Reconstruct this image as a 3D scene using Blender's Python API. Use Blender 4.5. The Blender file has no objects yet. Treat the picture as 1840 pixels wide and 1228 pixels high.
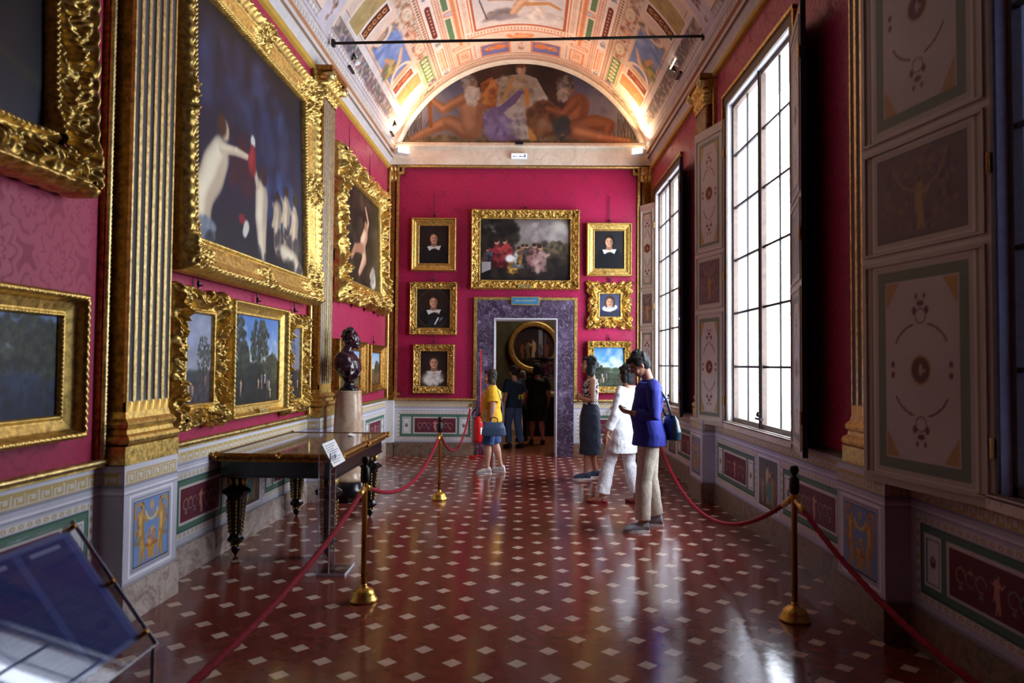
import bpy, bmesh, math, random
import numpy as np
from math import sin, cos, pi, radians, sqrt, atan2, hypot
from mathutils import Vector, Matrix
S = bpy.context.scene
COL = S.collection
# ------------------------------------------------------------ camera, light, exposure
cd = bpy.data.cameras.new('camera'); cam = bpy.data.objects.new('camera', cd); COL.objects.link(cam); S.camera = cam
cd.sensor_width = 36; cd.lens = 36 * 1270 / 1840; cd.clip_start = 0.05; cd.clip_end = 200
cam.matrix_world = Matrix.Translation((0, 0, 1.62)) @ Matrix.Rotation(radians(.6), 4, 'Z') @ Matrix.Rotation(radians(91.83), 4, 'X') @ Matrix.Rotation(radians(.45), 4, 'Z')
cd.dof.use_dof = True; cd.dof.focus_distance = 9.5; cd.dof.aperture_fstop = 2.6
W = bpy.data.worlds.new('world'); S.world = W; W.use_nodes = True
bg = W.node_tree.nodes['Background']; bg.inputs[0].default_value = (.83, .90, 1.0, 1); bg.inputs[1].default_value = 18.0
S.view_settings.view_transform = 'Standard'; S.view_settings.look = 'None'; S.view_settings.exposure = 0.0; S.view_settings.gamma = 1
S.view_settings.use_curve_mapping = False
S.cycles.use_denoising = True; S.cycles.max_bounces = 8; S.cycles.diffuse_bounces = 4; S.cycles.glossy_bounces = 3
S.cycles.transmission_bounces = 4; S.cycles.transparent_max_bounces = 10; S.cycles.caustics_reflective = False; S.cycles.caustics_refractive = False
S.cycles.sample_clamp_indirect = 8
def area_light(name, loc, aim, sx, sy, power, color=(1, 1, 1), portal=False, spread=180):
    l = bpy.data.lights.new(name, 'AREA'); l.shape = 'RECTANGLE'; l.size = sx; l.size_y = sy; l.energy = power; l.color = color; l.spread = radians(spread)
    o = bpy.data.objects.new(name, l); COL.objects.link(o); o.location = loc
    o.rotation_euler = Vector(aim).to_track_quat('-Z', 'Y').to_euler()
    if portal: l.cycles.is_portal = True
    return o
WIN = [(6.05, 7.9), (10.22, 12.07), (1.88, 3.45)]        # the window openings along the right wall
for a, b in WIN[:2]: area_light('window_daylight', (2.79, (a + b) / 2, 2.78), (-1, 0, 0), b - a, 3.5, 1, portal=True)
WARM = (1.0, .62, .34)
area_light('floodlight_glow_one', (-1.98, 12.22, 5.47), (.25, -.8, 1), .10, .10, 46, WARM, spread=130)
area_light('floodlight_glow_two', (2.0, 12.22, 5.45), (-.25, -.8, 1), .10, .10, 38, WARM, spread=130)
area_light('next_room_fill', (1.6, 15.6, 4.7), (-.2, 0, -1), 1.5, 1.5, 75, (1, .86, .66))  # added fill that brightens the next room, no fixture behind it
# ------------------------------------------------------------ helpers
def lin(c):
    c = np.asarray(c, float)
    if c.max() > 1.0: c = c / 255.
    return np.where(c <= .04045, c / 12.92, ((c + .055) / 1.055) ** 2.4)
class X_:                                                               # tiny expression builder for math nodes
    def __init__(s, nt, sock): s.nt = nt; s.s = sock
    def op(s, o, b=None, c=None):
        n = s.nt.nodes.new('ShaderNodeMath'); n.operation = o
        for i, v in enumerate((s, b, c)):
            if v is None: continue
            if isinstance(v, X_): s.nt.links.new(v.s, n.inputs[i])
            else: n.inputs[i].default_value = v
        return X_(s.nt, n.outputs[0])
    def __add__(s, b): return s.op('ADD', b)
    def __sub__(s, b): return s.op('SUBTRACT', b)
    def __mul__(s, b): return s.op('MULTIPLY', b)
    def __truediv__(s, b): return s.op('DIVIDE', b)
    def sin(s): return s.op('SINE')
    def abs(s): return s.op('ABSOLUTE')
    def fract(s): return s.op('FRACT')
    def lt(s, b): return s.op('LESS_THAN', b)
    def pw(s, b): return s.op('POWER', b)
    def mx(s, b): return s.op('MAXIMUM', b)
    def mn(s, b): return s.op('MINIMUM', b)
    def sm(s, a, b):
        n = s.nt.nodes.new('ShaderNodeMapRange'); n.interpolation_type = 'SMOOTHSTEP'
        s.nt.links.new(s.s, n.inputs[0]); n.inputs[1].default_value = a; n.inputs[2].default_value = b
        return X_(s.nt, n.outputs[0])
class Mat:
    def __init__(s, name, rough=.5, metal=0, spec=.5):
        s.m = bpy.data.materials.new(name); s.m.use_nodes = True; s.nt = s.m.node_tree
        s.b = s.nt.nodes['Principled BSDF']; s.set('Roughness', rough); s.set('Metallic', metal); s.set('Specular IOR Level', spec)
        s.tc = s.nt.nodes.new('ShaderNodeTexCoord')
    def set(s, k, v):
        i = s.b.inputs[k]
        if isinstance(v, X_): s.nt.links.new(v.s, i)
        elif hasattr(v, 'is_output'): s.nt.links.new(v, i)
        elif isinstance(v, (tuple, list)) and len(v) == 3: i.default_value = (*lin(v), 1)
        else: i.default_value = v
        return s
    def xyz(s):
        n = s.nt.nodes.new('ShaderNodeSeparateXYZ'); s.nt.links.new(s.tc.outputs['Object'], n.inputs[0])
        return [X_(s.nt, o) for o in n.outputs]
    def noise(s, scale, detail=4, rough=.55, dist=0, stretch=None):
        n = s.nt.nodes.new('ShaderNodeTexNoise'); n.inputs['Scale'].default_value = scale; n.inputs['Detail'].default_value = detail
        n.inputs['Roughness'].default_value = rough; n.inputs['Distortion'].default_value = dist
        src = s.tc.outputs['Object']
        if stretch:
            mp = s.nt.nodes.new('ShaderNodeMapping'); mp.inputs['Scale'].default_value = stretch; s.nt.links.new(src, mp.inputs[0]); src = mp.outputs[0]
        s.nt.links.new(src, n.inputs['Vector']); return X_(s.nt, n.outputs[0])
    def ramp(s, x, stops):
        n = s.nt.nodes.new('ShaderNodeValToRGB'); s.nt.links.new(x.s, n.inputs[0]); e = n.color_ramp.elements
        while len(e) < len(stops): e.new(.5)
        for q, (p, c) in zip(e, stops): q.position = p; q.color = (*lin(c), 1)
        return n.outputs[0]
    def mix(s, fac, a, b, mode='MIX'):
        n = s.nt.nodes.new('ShaderNodeMix'); n.data_type = 'RGBA'; n.blend_type = mode
        for i, v in ((0, fac), (6, a), (7, b)):
            if isinstance(v, X_): s.nt.links.new(v.s, n.inputs[i])
            elif hasattr(v, 'is_output'): s.nt.links.new(v, n.inputs[i])
            elif isinstance(v, (tuple, list)): n.inputs[i].default_value = (*lin(v), 1)
            else: n.inputs[i].default_value = v
        return n.outputs[2]
    def attr(s):
        n = s.nt.nodes.new('ShaderNodeAttribute'); n.attribute_name = 'Col'; return n.outputs['Color']
    def bump(s, x, strength=.3, dist=.01):
        n = s.nt.nodes.new('ShaderNodeBump'); n.inputs['Strength'].default_value = strength; n.inputs['Distance'].default_value = dist
        s.nt.links.new(x.s, n.inputs['Height']); s.nt.links.new(n.outputs[0], s.b.inputs['Normal']); return s
def plain(name, c, rough=.5, metal=0, nz=.12, scale=20, bump=0, spec=.5):
    m = Mat(name, rough, metal, spec); n = m.noise(scale, 3)
    c = np.asarray(c, float); c = c / 255 if c.max() > 1 else c
    m.set('Base Color', m.ramp(n, [(.25, tuple(np.clip(c * (1 - nz), 0, .999))), (.75, tuple(np.clip(c * (1 + nz), 0, .999)))]))
    if bump: m.bump(n, bump)
    return m.m
def painted(name, rough=.5, spec=.5, nz=0, bump=0):
    m = Mat(name, rough, 0, spec); c = m.attr()
    if nz: n = m.noise(6, 6, .7); c = m.mix(nz, c, m.ramp(n, [(.3, (120, 115, 108)), (.7, (250, 250, 250))]), 'MULTIPLY')
    m.set('Base Color', c)
    if bump: m.bump(m.noise(30, 5), bump)
    return m.m
def marble(name, stops, scale=3, dist=1.5, rough=.25, stretch=None, veins=None, detail=8):
    m = Mat(name, rough); n = m.noise(scale, detail, .62, dist, stretch); c = m.ramp(n, stops)
    if veins:
        v = (m.noise(scale * 1.7, 7, .6, 2.2, stretch) - .5).abs().sm(.0, .014); c = m.mix(v, veins, c)
    m.set('Base Color', c); return m.m
M = {}
def goldmat(name, c, rough=.4, nz=.35, scale=30):
    m = Mat(name, rough, 1); n = m.noise(scale, 5, .6); c = np.array(c) / 255.
    m.set('Base Color', m.ramp(n, [(.3, tuple(c * (1 - nz))), (.62, tuple(c)), (.85, tuple(np.minimum(c * 1.15, .999)))]))
    m.set('Roughness', n * .35 + (rough - .12)); return m.m
M['gold'] = goldmat('gilded_wood', (224, 188, 108)); M['gold2'] = goldmat('pale_gilding', (234, 208, 140), .38)
M['golddark'] = goldmat('worn_gilding', (170, 122, 60), .4, .5); M['brass'] = goldmat('polished_brass', (214, 170, 84), .24, .12, 8)
def damask(name, axis):
    m = Mat(name, .5, 0, .35); x, y, z = m.xyz(); u = (x if axis == 'x' else y)
    A, B = .46, .62
    def cell(du, dz):                                                   # one palmette medallion with lobed edge and a ring of leaves
        fu = ((u / A + du).fract() - .5) * A; fz = ((z / B + dz).fract() - .5) * B
        r = (fu * fu + fz * fz * .55).op('SQRT'); th = fz.op('ARCTAN2', fu)
        lob = (th * 4 + 1.57).sin().abs() * .05 + (th * 9).sin() * .012
        a = (r - lob).sm(.085, .10); ring = ((r - lob * .8) - .135).abs().sm(.012, .022)
        pet = (r - (th * 6).sin().abs() * .045).sm(.02, .03); hole = (r - (th * 5 + .6).sin().abs() * .03 - .045).abs().sm(.006, .012)
        return a.op('MAXIMUM', hole * -1 + 1).mn(ring)
    c1 = cell(0, 0); c2 = cell(.5, .5)
    og = ((u * (2 * pi / A)).sin() * (1.0) + (z * (2 * pi / B) + 1.57).sin() + (z * (8 * pi / B)).sin() * .12 + (u * (10 * pi / A)).sin() * .12).abs().sm(.10, .2)
    p = c1.mn(c2).mn(og)
    wear = m.noise(1.3, 3); fine = m.noise(160, 2)
    col = m.mix(p, (176, 27, 78), (156, 20, 66)); col = m.mix(wear * .35, col, (128, 18, 46))
    m.set('Base Color', col); m.set('Roughness', p * .18 + .40); m.set('Sheen Weight', .12); m.bump(p * .6 + fine * .4, .12, .004); return m.m
M['damask_x'] = damask('crimson_damask_back', 'x'); M['damask_y'] = damask('crimson_damask_side', 'y')
def floor_mat():
    m = Mat('terracotta_tiles', .16, 0, .55); x, y, z = m.xyz(); P = .352
    def dia(ox, oy):
        a = ((x / P + ox).fract() - .5).abs() * P; b = ((y / (P * .985) + oy).fract() - .5).abs() * P
        return a + b, a, b
    d1, a1, b1 = dia(.5, .5 - 5.262 / (P * .985)); d2, a2, b2 = dia(0., 0. - 5.262 / (P * .985))
    jit = (m.noise(9, 2) - .5) * .006
    d = d1.mn(d2) + jit; white = d.lt(.058)
    jx = a1.mn(a2); jo = (d - .058).abs().lt(.003)
    n1 = m.noise(2.2, 4); n2 = m.noise(14, 4)
    red = m.mix(n1, m.ramp(n2, [(.2, (100, 44, 35)), (.8, (132, 62, 48))]), m.ramp(n2, [(.2, (84, 37, 31)), (.8, (116, 52, 43))]))
    wh = m.ramp(n2, [(.2, (176, 148, 130)), (.8, (212, 186, 166))])
    c = m.mix(white, red, wh); c = m.mix(jo * .6, c, (60, 24, 20)); m.set('Base Color', c)
    m.set('Roughness', (n2 * .08 + .07) + n1 * .07)
    wv = m.noise(2.6, 3, .5) * .7 + m.noise(11, 2) * .3; m.bump(wv, .22, .012); return m.m
M['floor'] = floor_mat()
M['fresco'] = painted('fresco_paint', .75, .2, .28); M['canvas'] = painted('oil_paint', .42, .22, 0, .04); M['dado'] = painted('painted_dado', .6, .3, .16)
M['base'] = marble('veined_marble', [(.3, (112, 96, 92)), (.45, (168, 150, 138)), (.6, (196, 182, 172)), (.75, (150, 120, 108))], 2.6, 2.5, .3, (1, 1, 1.6), (96, 60, 56))
M['base_back'] = marble('brown_marble', [(.3, (84, 70, 60)), (.5, (140, 122, 100)), (.62, (128, 84, 72)), (.75, (160, 146, 126))], 4, 1.8, .35, None, (70, 46, 40))
M['door_marble'] = marble('purple_marble', [(.3, (38, 27, 42)), (.5, (64, 48, 68)), (.62, (86, 70, 94)), (.76, (176, 170, 186))], 2.6, 1.0, .3, (1, 1, 1), (160, 150, 172))
M['column_marble'] = marble('buff_marble', [(.3, (176, 140, 112)), (.5, (206, 176, 148)), (.7, (222, 200, 178))], 5, 1, .22, None, (170, 128, 104))
M['table_marble'] = marble('inlaid_marble_top', [(.3, (70, 56, 52)), (.5, (128, 108, 98)), (.7, (164, 146, 134))], 6, 2, .06, None, (196, 182, 168))
M['stucco'] = marble('cream_stucco', [(.3, (216, 200, 176)), (.55, (236, 224, 204)), (.75, (244, 236, 222))], 2.5, 1, .5, None, (206, 184, 158))
M['white'] = plain('white_paint', (228, 226, 224), .5, nz=.04); M['stone'] = plain('grey_stone', (190, 188, 192), .6, nz=.06)
M['flute'] = plain('flute_grey', (176, 170, 170), .55, nz=.1, scale=6); M['brown'] = plain('brown_casing', (92, 74, 62), .5, nz=.15)
M['cream'] = plain('cream_shutter_paint', (204, 196, 178), .45, nz=.06, scale=5); M['navy'] = plain('dark_shutter_back', (40, 40, 62), .6)
M['iron'] = plain('dark_iron', (40, 34, 32), .45, .6); M['black'] = plain('black_lacquer', (18, 18, 24), .18, nz=.2)
M['red_rope'] = None
def ropemat():
    m = Mat('red_rope', .7, 0, .1); x, y, z = m.xyz(); w = m.noise(60, 2); m.set('Base Color', m.ramp(w, [(.3, (112, 6, 26)), (.7, (165, 14, 44))])); m.set('Sheen Weight', .05); return m.m
M['rope'] = ropemat()
def glassmat(name, tint=(.96, .98, 1), refl=.07, rough=.02):
    m = bpy.data.materials.new(name); m.use_nodes = True; nt = m.node_tree; nt.nodes.clear()
    o = nt.nodes.new('ShaderNodeOutputMaterial'); t = nt.nodes.new('ShaderNodeBsdfTransparent'); t.inputs[0].default_value = (*tint, 1)
    g = nt.nodes.new('ShaderNodeBsdfGlossy'); g.inputs['Roughness'].default_value = rough; mx = nt.nodes.new('ShaderNodeMixShader')
    fr = nt.nodes.new('ShaderNodeLayerWeight'); k = (X_(nt, fr.outputs['Facing']).pw(5) * .85 + .035 + refl * .03); nt.links.new(k.s, mx.inputs[0]); nt.links.new(t.outputs[0], mx.inputs[1]); nt.links.new(g.outputs[0], mx.inputs[2]); nt.links.new(mx.outputs[0], o.inputs[0]); return m
M['edge'] = plain('acrylic_edge_glint', (214, 222, 236), .2, nz=.03)  # pale colour stands in for light caught along acrylic edges
M['pane'] = glassmat('window_pane_glass'); M['acrylic'] = glassmat('clear_acrylic', (.93, .95, .98), .2, .03)
# mesh makers
def link(name, me, mat, parent=None, smooth=False):
    o = bpy.data.objects.new(name, me); COL.objects.link(o)
    if mat: me.materials.append(M[mat] if isinstance(mat, str) else mat)
    if parent: o.parent = parent
    if smooth and len(me.polygons): me.polygons.foreach_set('use_smooth', np.ones(len(me.polygons), bool))
    return o
class MB:
    def __init__(s): s.v = []; s.f = []
    def add(s, vs, fs): k = len(s.v); s.v += [tuple(v) for v in vs]; s.f += [tuple(i + k for i in f) for f in fs]; return s
    def box(s, x0, x1, y0, y1, z0, z1, mat=None):
        vs = [(x, y, z) for z in (z0, z1) for y in (y0, y1) for x in (x0, x1)]
        if mat: vs = [mat @ Vector(v) for v in vs]
        return s.add(vs, [(0, 2, 3, 1), (4, 5, 7, 6), (0, 1, 5, 4), (2, 6, 7, 3), (0, 4, 6, 2), (1, 3, 7, 5)])
    def loft(s, rings, cap=True):                                       # rings: lists of points, equal length
        n = len(rings[0]); vs = [p for r in rings for p in r]; fs = []
        for i in range(len(rings) - 1):
            for j in range(n): a = i * n + j; b = i * n + (j + 1) % n; fs.append((a, b, b + n, a + n))
        if cap: fs.append(tuple(range(n))[::-1]); fs.append(tuple((len(rings) - 1) * n + j for j in range(n)))
        return s.add(vs, fs)
    def ell(s, secs, n=16):                                             # secs: (centre, axis u, axis v)
        return s.loft([[Vector(c) + Vector(u) * cos(2 * pi * j / n) + Vector(v) * sin(2 * pi * j / n) for j in range(n)] for c, u, v in secs])
    def lathe(s, prof, c=(0, 0, 0), n=24, sx=1, sy=1):
        return s.loft([[(c[0] + r * sx * cos(2 * pi * j / n), c[1] + r * sy * sin(2 * pi * j / n), c[2] + z) for j in range(n)] for r, z in prof])
    def tube(s, pts, r, n=10):
        pts = [Vector(p) for p in pts]; rr = r if isinstance(r, (list, tuple)) else [r] * len(pts); rings = []
        up = None
        for i, p in enumerate(pts):
            d = (pts[min(i + 1, len(pts) - 1)] - pts[max(i - 1, 0)]).normalized()
            if up is None: up = Vector((0, 0, 1)) if abs(d.z) < .9 else Vector((1, 0, 0))
            u = d.cross(up).normalized(); v = u.cross(d).normalized(); up = v
            rings.append([p + u * rr[i] * cos(2 * pi * j / n) + v * rr[i] * sin(2 * pi * j / n) for j in range(n)])
        return s.loft(rings)
    def ball(s, c, r, n=14, rot=None):
        r = r if isinstance(r, (tuple, list)) else (r, r, r); c = Vector(c); rings = []; m = n // 2 + 1
        for i in range(m + 1):
            a = -pi / 2 + pi * i / m; k = max(cos(a), .02)
            ring = [Vector((r[0] * k * cos(2 * pi * j / n), r[1] * k * sin(2 * pi * j / n), r[2] * sin(a))) for j in range(n)]
            rings.append([c + (rot @ p if rot else p) for p in ring])
        return s.loft(rings)
    def build(s, name, mat, parent=None, smooth=False, loc=None, bevel=0):
        me = bpy.data.meshes.new(name); me.from_pydata(s.v, [], s.f)
        bm = bmesh.new(); bm.from_mesh(me); bmesh.ops.recalc_face_normals(bm, faces=bm.faces)
        if bevel: bmesh.ops.bevel(bm, geom=bm.edges[:] , offset=bevel, segments=2, affect='EDGES')
        bm.to_mesh(me); bm.free()
        o = link(name, me, mat, parent, smooth)
        if loc: o.location = loc
        return o
def root(name, loc=(0, 0, 0), rz=0, parent=None):
    o = bpy.data.objects.new(name, None); COL.objects.link(o); o.location = loc; o.rotation_euler = (0, 0, rz); o.empty_display_size = .1
    if parent: o.parent = parent
    return o
def tag(o, label, cat, group=None, kind=None):
    o['label'] = label; o['category'] = cat
    if group: o['group'] = group
    if kind: o['kind'] = kind
    return o
def struct(o): o['kind'] = 'structure'; return o
def copy_tree(o, parent=None):
    c = o.copy(); COL.objects.link(c)
    if parent: c.parent = parent
    for ch in o.children: copy_tree(ch, c)
    return c
def grid(name, P, mat, col=None, parent=None, smooth=True):             # P: (ny, nx, 3) points, col: (ny, nx, 3) linear colours
    ny, nx = P.shape[:2]; me = bpy.data.meshes.new(name); n = nx * ny
    idx = np.arange(n).reshape(ny, nx); q = np.stack([idx[:-1, :-1], idx[:-1, 1:], idx[1:, 1:], idx[1:, :-1]], -1).reshape(-1, 4)
    me.vertices.add(n); me.vertices.foreach_set('co', P.reshape(-1).astype(np.float32))
    me.loops.add(q.size); me.loops.foreach_set('vertex_index', q.reshape(-1).astype(np.int32))
    me.polygons.add(len(q)); me.polygons.foreach_set('loop_start', (np.arange(len(q)) * 4).astype(np.int32)); me.polygons.foreach_set('loop_total', np.full(len(q), 4, np.int32))
    me.update(calc_edges=True); me.validate()
    if col is not None:
        a = me.color_attributes.new('Col', 'FLOAT_COLOR', 'POINT'); c = np.ones((n, 4), np.float32); c[:, :3] = col.reshape(-1, 3); a.data.foreach_set('color', c.reshape(-1))
    return link(name, me, mat, parent, smooth)
LA = atan2(1, .028)                                                     # direction of the left wall
def LX(Y, off=0): return -2.56 + .028 * (Y - 4.9) + off
# ------------------------------------------------------------ painting by numbers: colours laid on a fine mesh
class Art:
    def __init__(s, w, h, res, bgc, y0=0., x0=0.):
        s.nx = int(w / res) + 2; s.ny = int(h / res) + 2; s.w = w; s.h = h
        s.X, s.Z = np.meshgrid(np.linspace(x0, x0 + w, s.nx), np.linspace(y0, y0 + h, s.ny)); s.C = np.zeros((s.ny, s.nx, 3)); s.C[:] = np.array(bgc) / 255.
        s.x0 = x0; s.z0 = y0; s.res = res
    def put(s, m, c, sl=None):
        C = s.C if sl is None else s.C[sl]
        C += (np.array(c) / 255. - C) * m[..., None]
    def win(s, x0, x1, z0, z1):
        i0 = max(int((x0 - s.x0) / s.w * (s.nx - 1)) - 1, 0); i1 = min(int((x1 - s.x0) / s.w * (s.nx - 1)) + 2, s.nx)
        j0 = max(int((z0 - s.z0) / s.h * (s.ny - 1)) - 1, 0); j1 = min(int((z1 - s.z0) / s.h * (s.ny - 1)) + 2, s.ny)
        return (slice(j0, max(j1, j0)), slice(i0, max(i1, i0)))
    def rect(s, x0, x1, z0, z1, c, a=1):
        sl = s.win(x0, x1, z0, z1); X = s.X[sl]; Z = s.Z[sl]; e = s.res * .25
        s.put(((X >= x0 - e) & (X <= x1 + e) & (Z >= z0 - e) & (Z <= z1 + e)) * float(a), c, sl); return s
    def frame(s, x0, x1, z0, z1, t, c):
        return s.rect(x0, x1, z0, z0 + t, c).rect(x0, x1, z1 - t, z1, c).rect(x0, x0 + t, z0, z1, c).rect(x1 - t, x1, z0, z1, c)
    def ell(s, x, z, rx, rz, c, ang=0, soft=.25, a=1):
        R = max(rx, rz) * (1 + soft); sl = s.win(x - R, x + R, z - R, z + R); X = s.X[sl] - x; Z = s.Z[sl] - z
        if X.size == 0: return s
        ca, sa = cos(ang), sin(ang); d = np.sqrt(((X * ca + Z * sa) / rx) ** 2 + ((-X * sa + Z * ca) / rz) ** 2)
        s.put(np.clip((1 + soft - d) / (2 * soft + 1e-6), 0, 1) * a, c, sl); return s
    def poly(s, pts, c, a=1):
        xs = [p[0] for p in pts]; zs = [p[1] for p in pts]; sl = s.win(min(xs), max(xs), min(zs), max(zs)); X = s.X[sl]; Z = s.Z[sl]
        if X.size == 0: return s
        m = np.zeros(X.shape, bool)
        for i in range(len(pts)):
            (x1, z1), (x2, z2) = pts[i], pts[i - 1]
            if z1 == z2: continue
            m ^= ((z1 > Z) != (z2 > Z)) & (X < (x2 - x1) * (Z - z1) / (z2 - z1) + x1)
        s.put(m * float(a), c, sl); return s
    def line(s, pts, t, c, soft=.3, a=1):
        for (x1, z1), (x2, z2) in zip(pts, pts[1:]):
            sl = s.win(min(x1, x2) - t * 1.5, max(x1, x2) + t * 1.5, min(z1, z2) - t * 1.5, max(z1, z2) + t * 1.5); X = s.X[sl]; Z = s.Z[sl]
            if X.size == 0: continue
            L = max((x2 - x1) ** 2 + (z2 - z1) ** 2, 1e-9); k = np.clip(((X - x1) * (x2 - x1) + (Z - z1) * (z2 - z1)) / L, 0, 1)
            d = np.hypot(X - x1 - k * (x2 - x1), Z - z1 - k * (z2 - z1)) / t; s.put(np.clip((1 + soft - d) / (2 * soft), 0, 1) * a, c, sl)
        return s
    def arc(s, x, z, r, a0, a1, t, c, rz=None, a=1):
        rz = rz or r; return s.line([(x + r * cos(q), z + rz * sin(q)) for q in np.linspace(a0, a1, 18)], t, c, a=a)
    def limb(s, pts, rs, c, c2=None):                                   # tapered fleshy stroke with a lit side
        for (p, q, r0, r1) in zip(pts, pts[1:], rs, rs[1:]):
            for k in np.linspace(0, 1, 10): s.ell(p[0] + (q[0] - p[0]) * k, p[1] + (q[1] - p[1]) * k, r0 + (r1 - r0) * k, r0 + (r1 - r0) * k, c, 0, .3, .8)
        if c2:
            for (p, q, r0, r1) in zip(pts, pts[1:], rs, rs[1:]):
                for k in np.linspace(0, 1, 8):
                    r = r0 + (r1 - r0) * k; s.ell(p[0] + (q[0] - p[0]) * k - r * .3, p[1] + (q[1] - p[1]) * k + r * .2, r * .5, r * .5, c2, 0, .6, .5)
        return s
    def vgrad(s, stops, sl=None):
        C = s.C if sl is None else s.C[sl]; Z = s.Z if sl is None else s.Z[sl]; k = (Z - Z.min()) / max(float(np.ptp(Z)), 1e-6)
        for i in range(3): C[..., i] = np.interp(k, [p for p, _ in stops], [c[i] / 255. for _, c in stops])
        return s
    def noise(s, amp, scale, seed=0, tint=(1, 1, 1)):
        r = np.random.RandomState(seed); f = 0
        for o in range(4):
            for _ in range(4):
                a = r.rand() * 6.28; k = scale * 2 ** o * (.7 + .6 * r.rand()); f = f + np.sin((s.X * cos(a) + s.Z * sin(a)) * k + r.rand() * 6.28 + 1.5 * np.sin(s.Z * k * .6 + r.rand() * 6)) / 2 ** o / 4
        s.C *= (1 + amp * f[..., None] * np.array(tint)); s.C = np.clip(s.C, 0, 1); return s
    def leaves(s, x, z, rx, rz, cols, n, size, seed=0, a=.7):
        r = random.Random(seed)
        for _ in range(n):
            t = r.random() * 6.28; q = sqrt(r.random()); c = r.choice(cols); sz = size * (.5 + r.random())
            s.ell(x + rx * q * cos(t), z + rz * q * sin(t), sz, sz * (.5 + .5 * r.random()), c, r.random() * 3, .4, a)
        return s
    def cols(s): return lin(np.clip(s.C, 0, 1) * .9999)
    def flat(s, name, mat, parent=None, y=0, cx=0, cz=0, bend=None):      # upright panel in x-z, facing -y
        P = np.stack([s.X - cx, np.full_like(s.X, y), s.Z - cz], -1); return grid(name, P, mat, s.cols(), parent)
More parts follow.
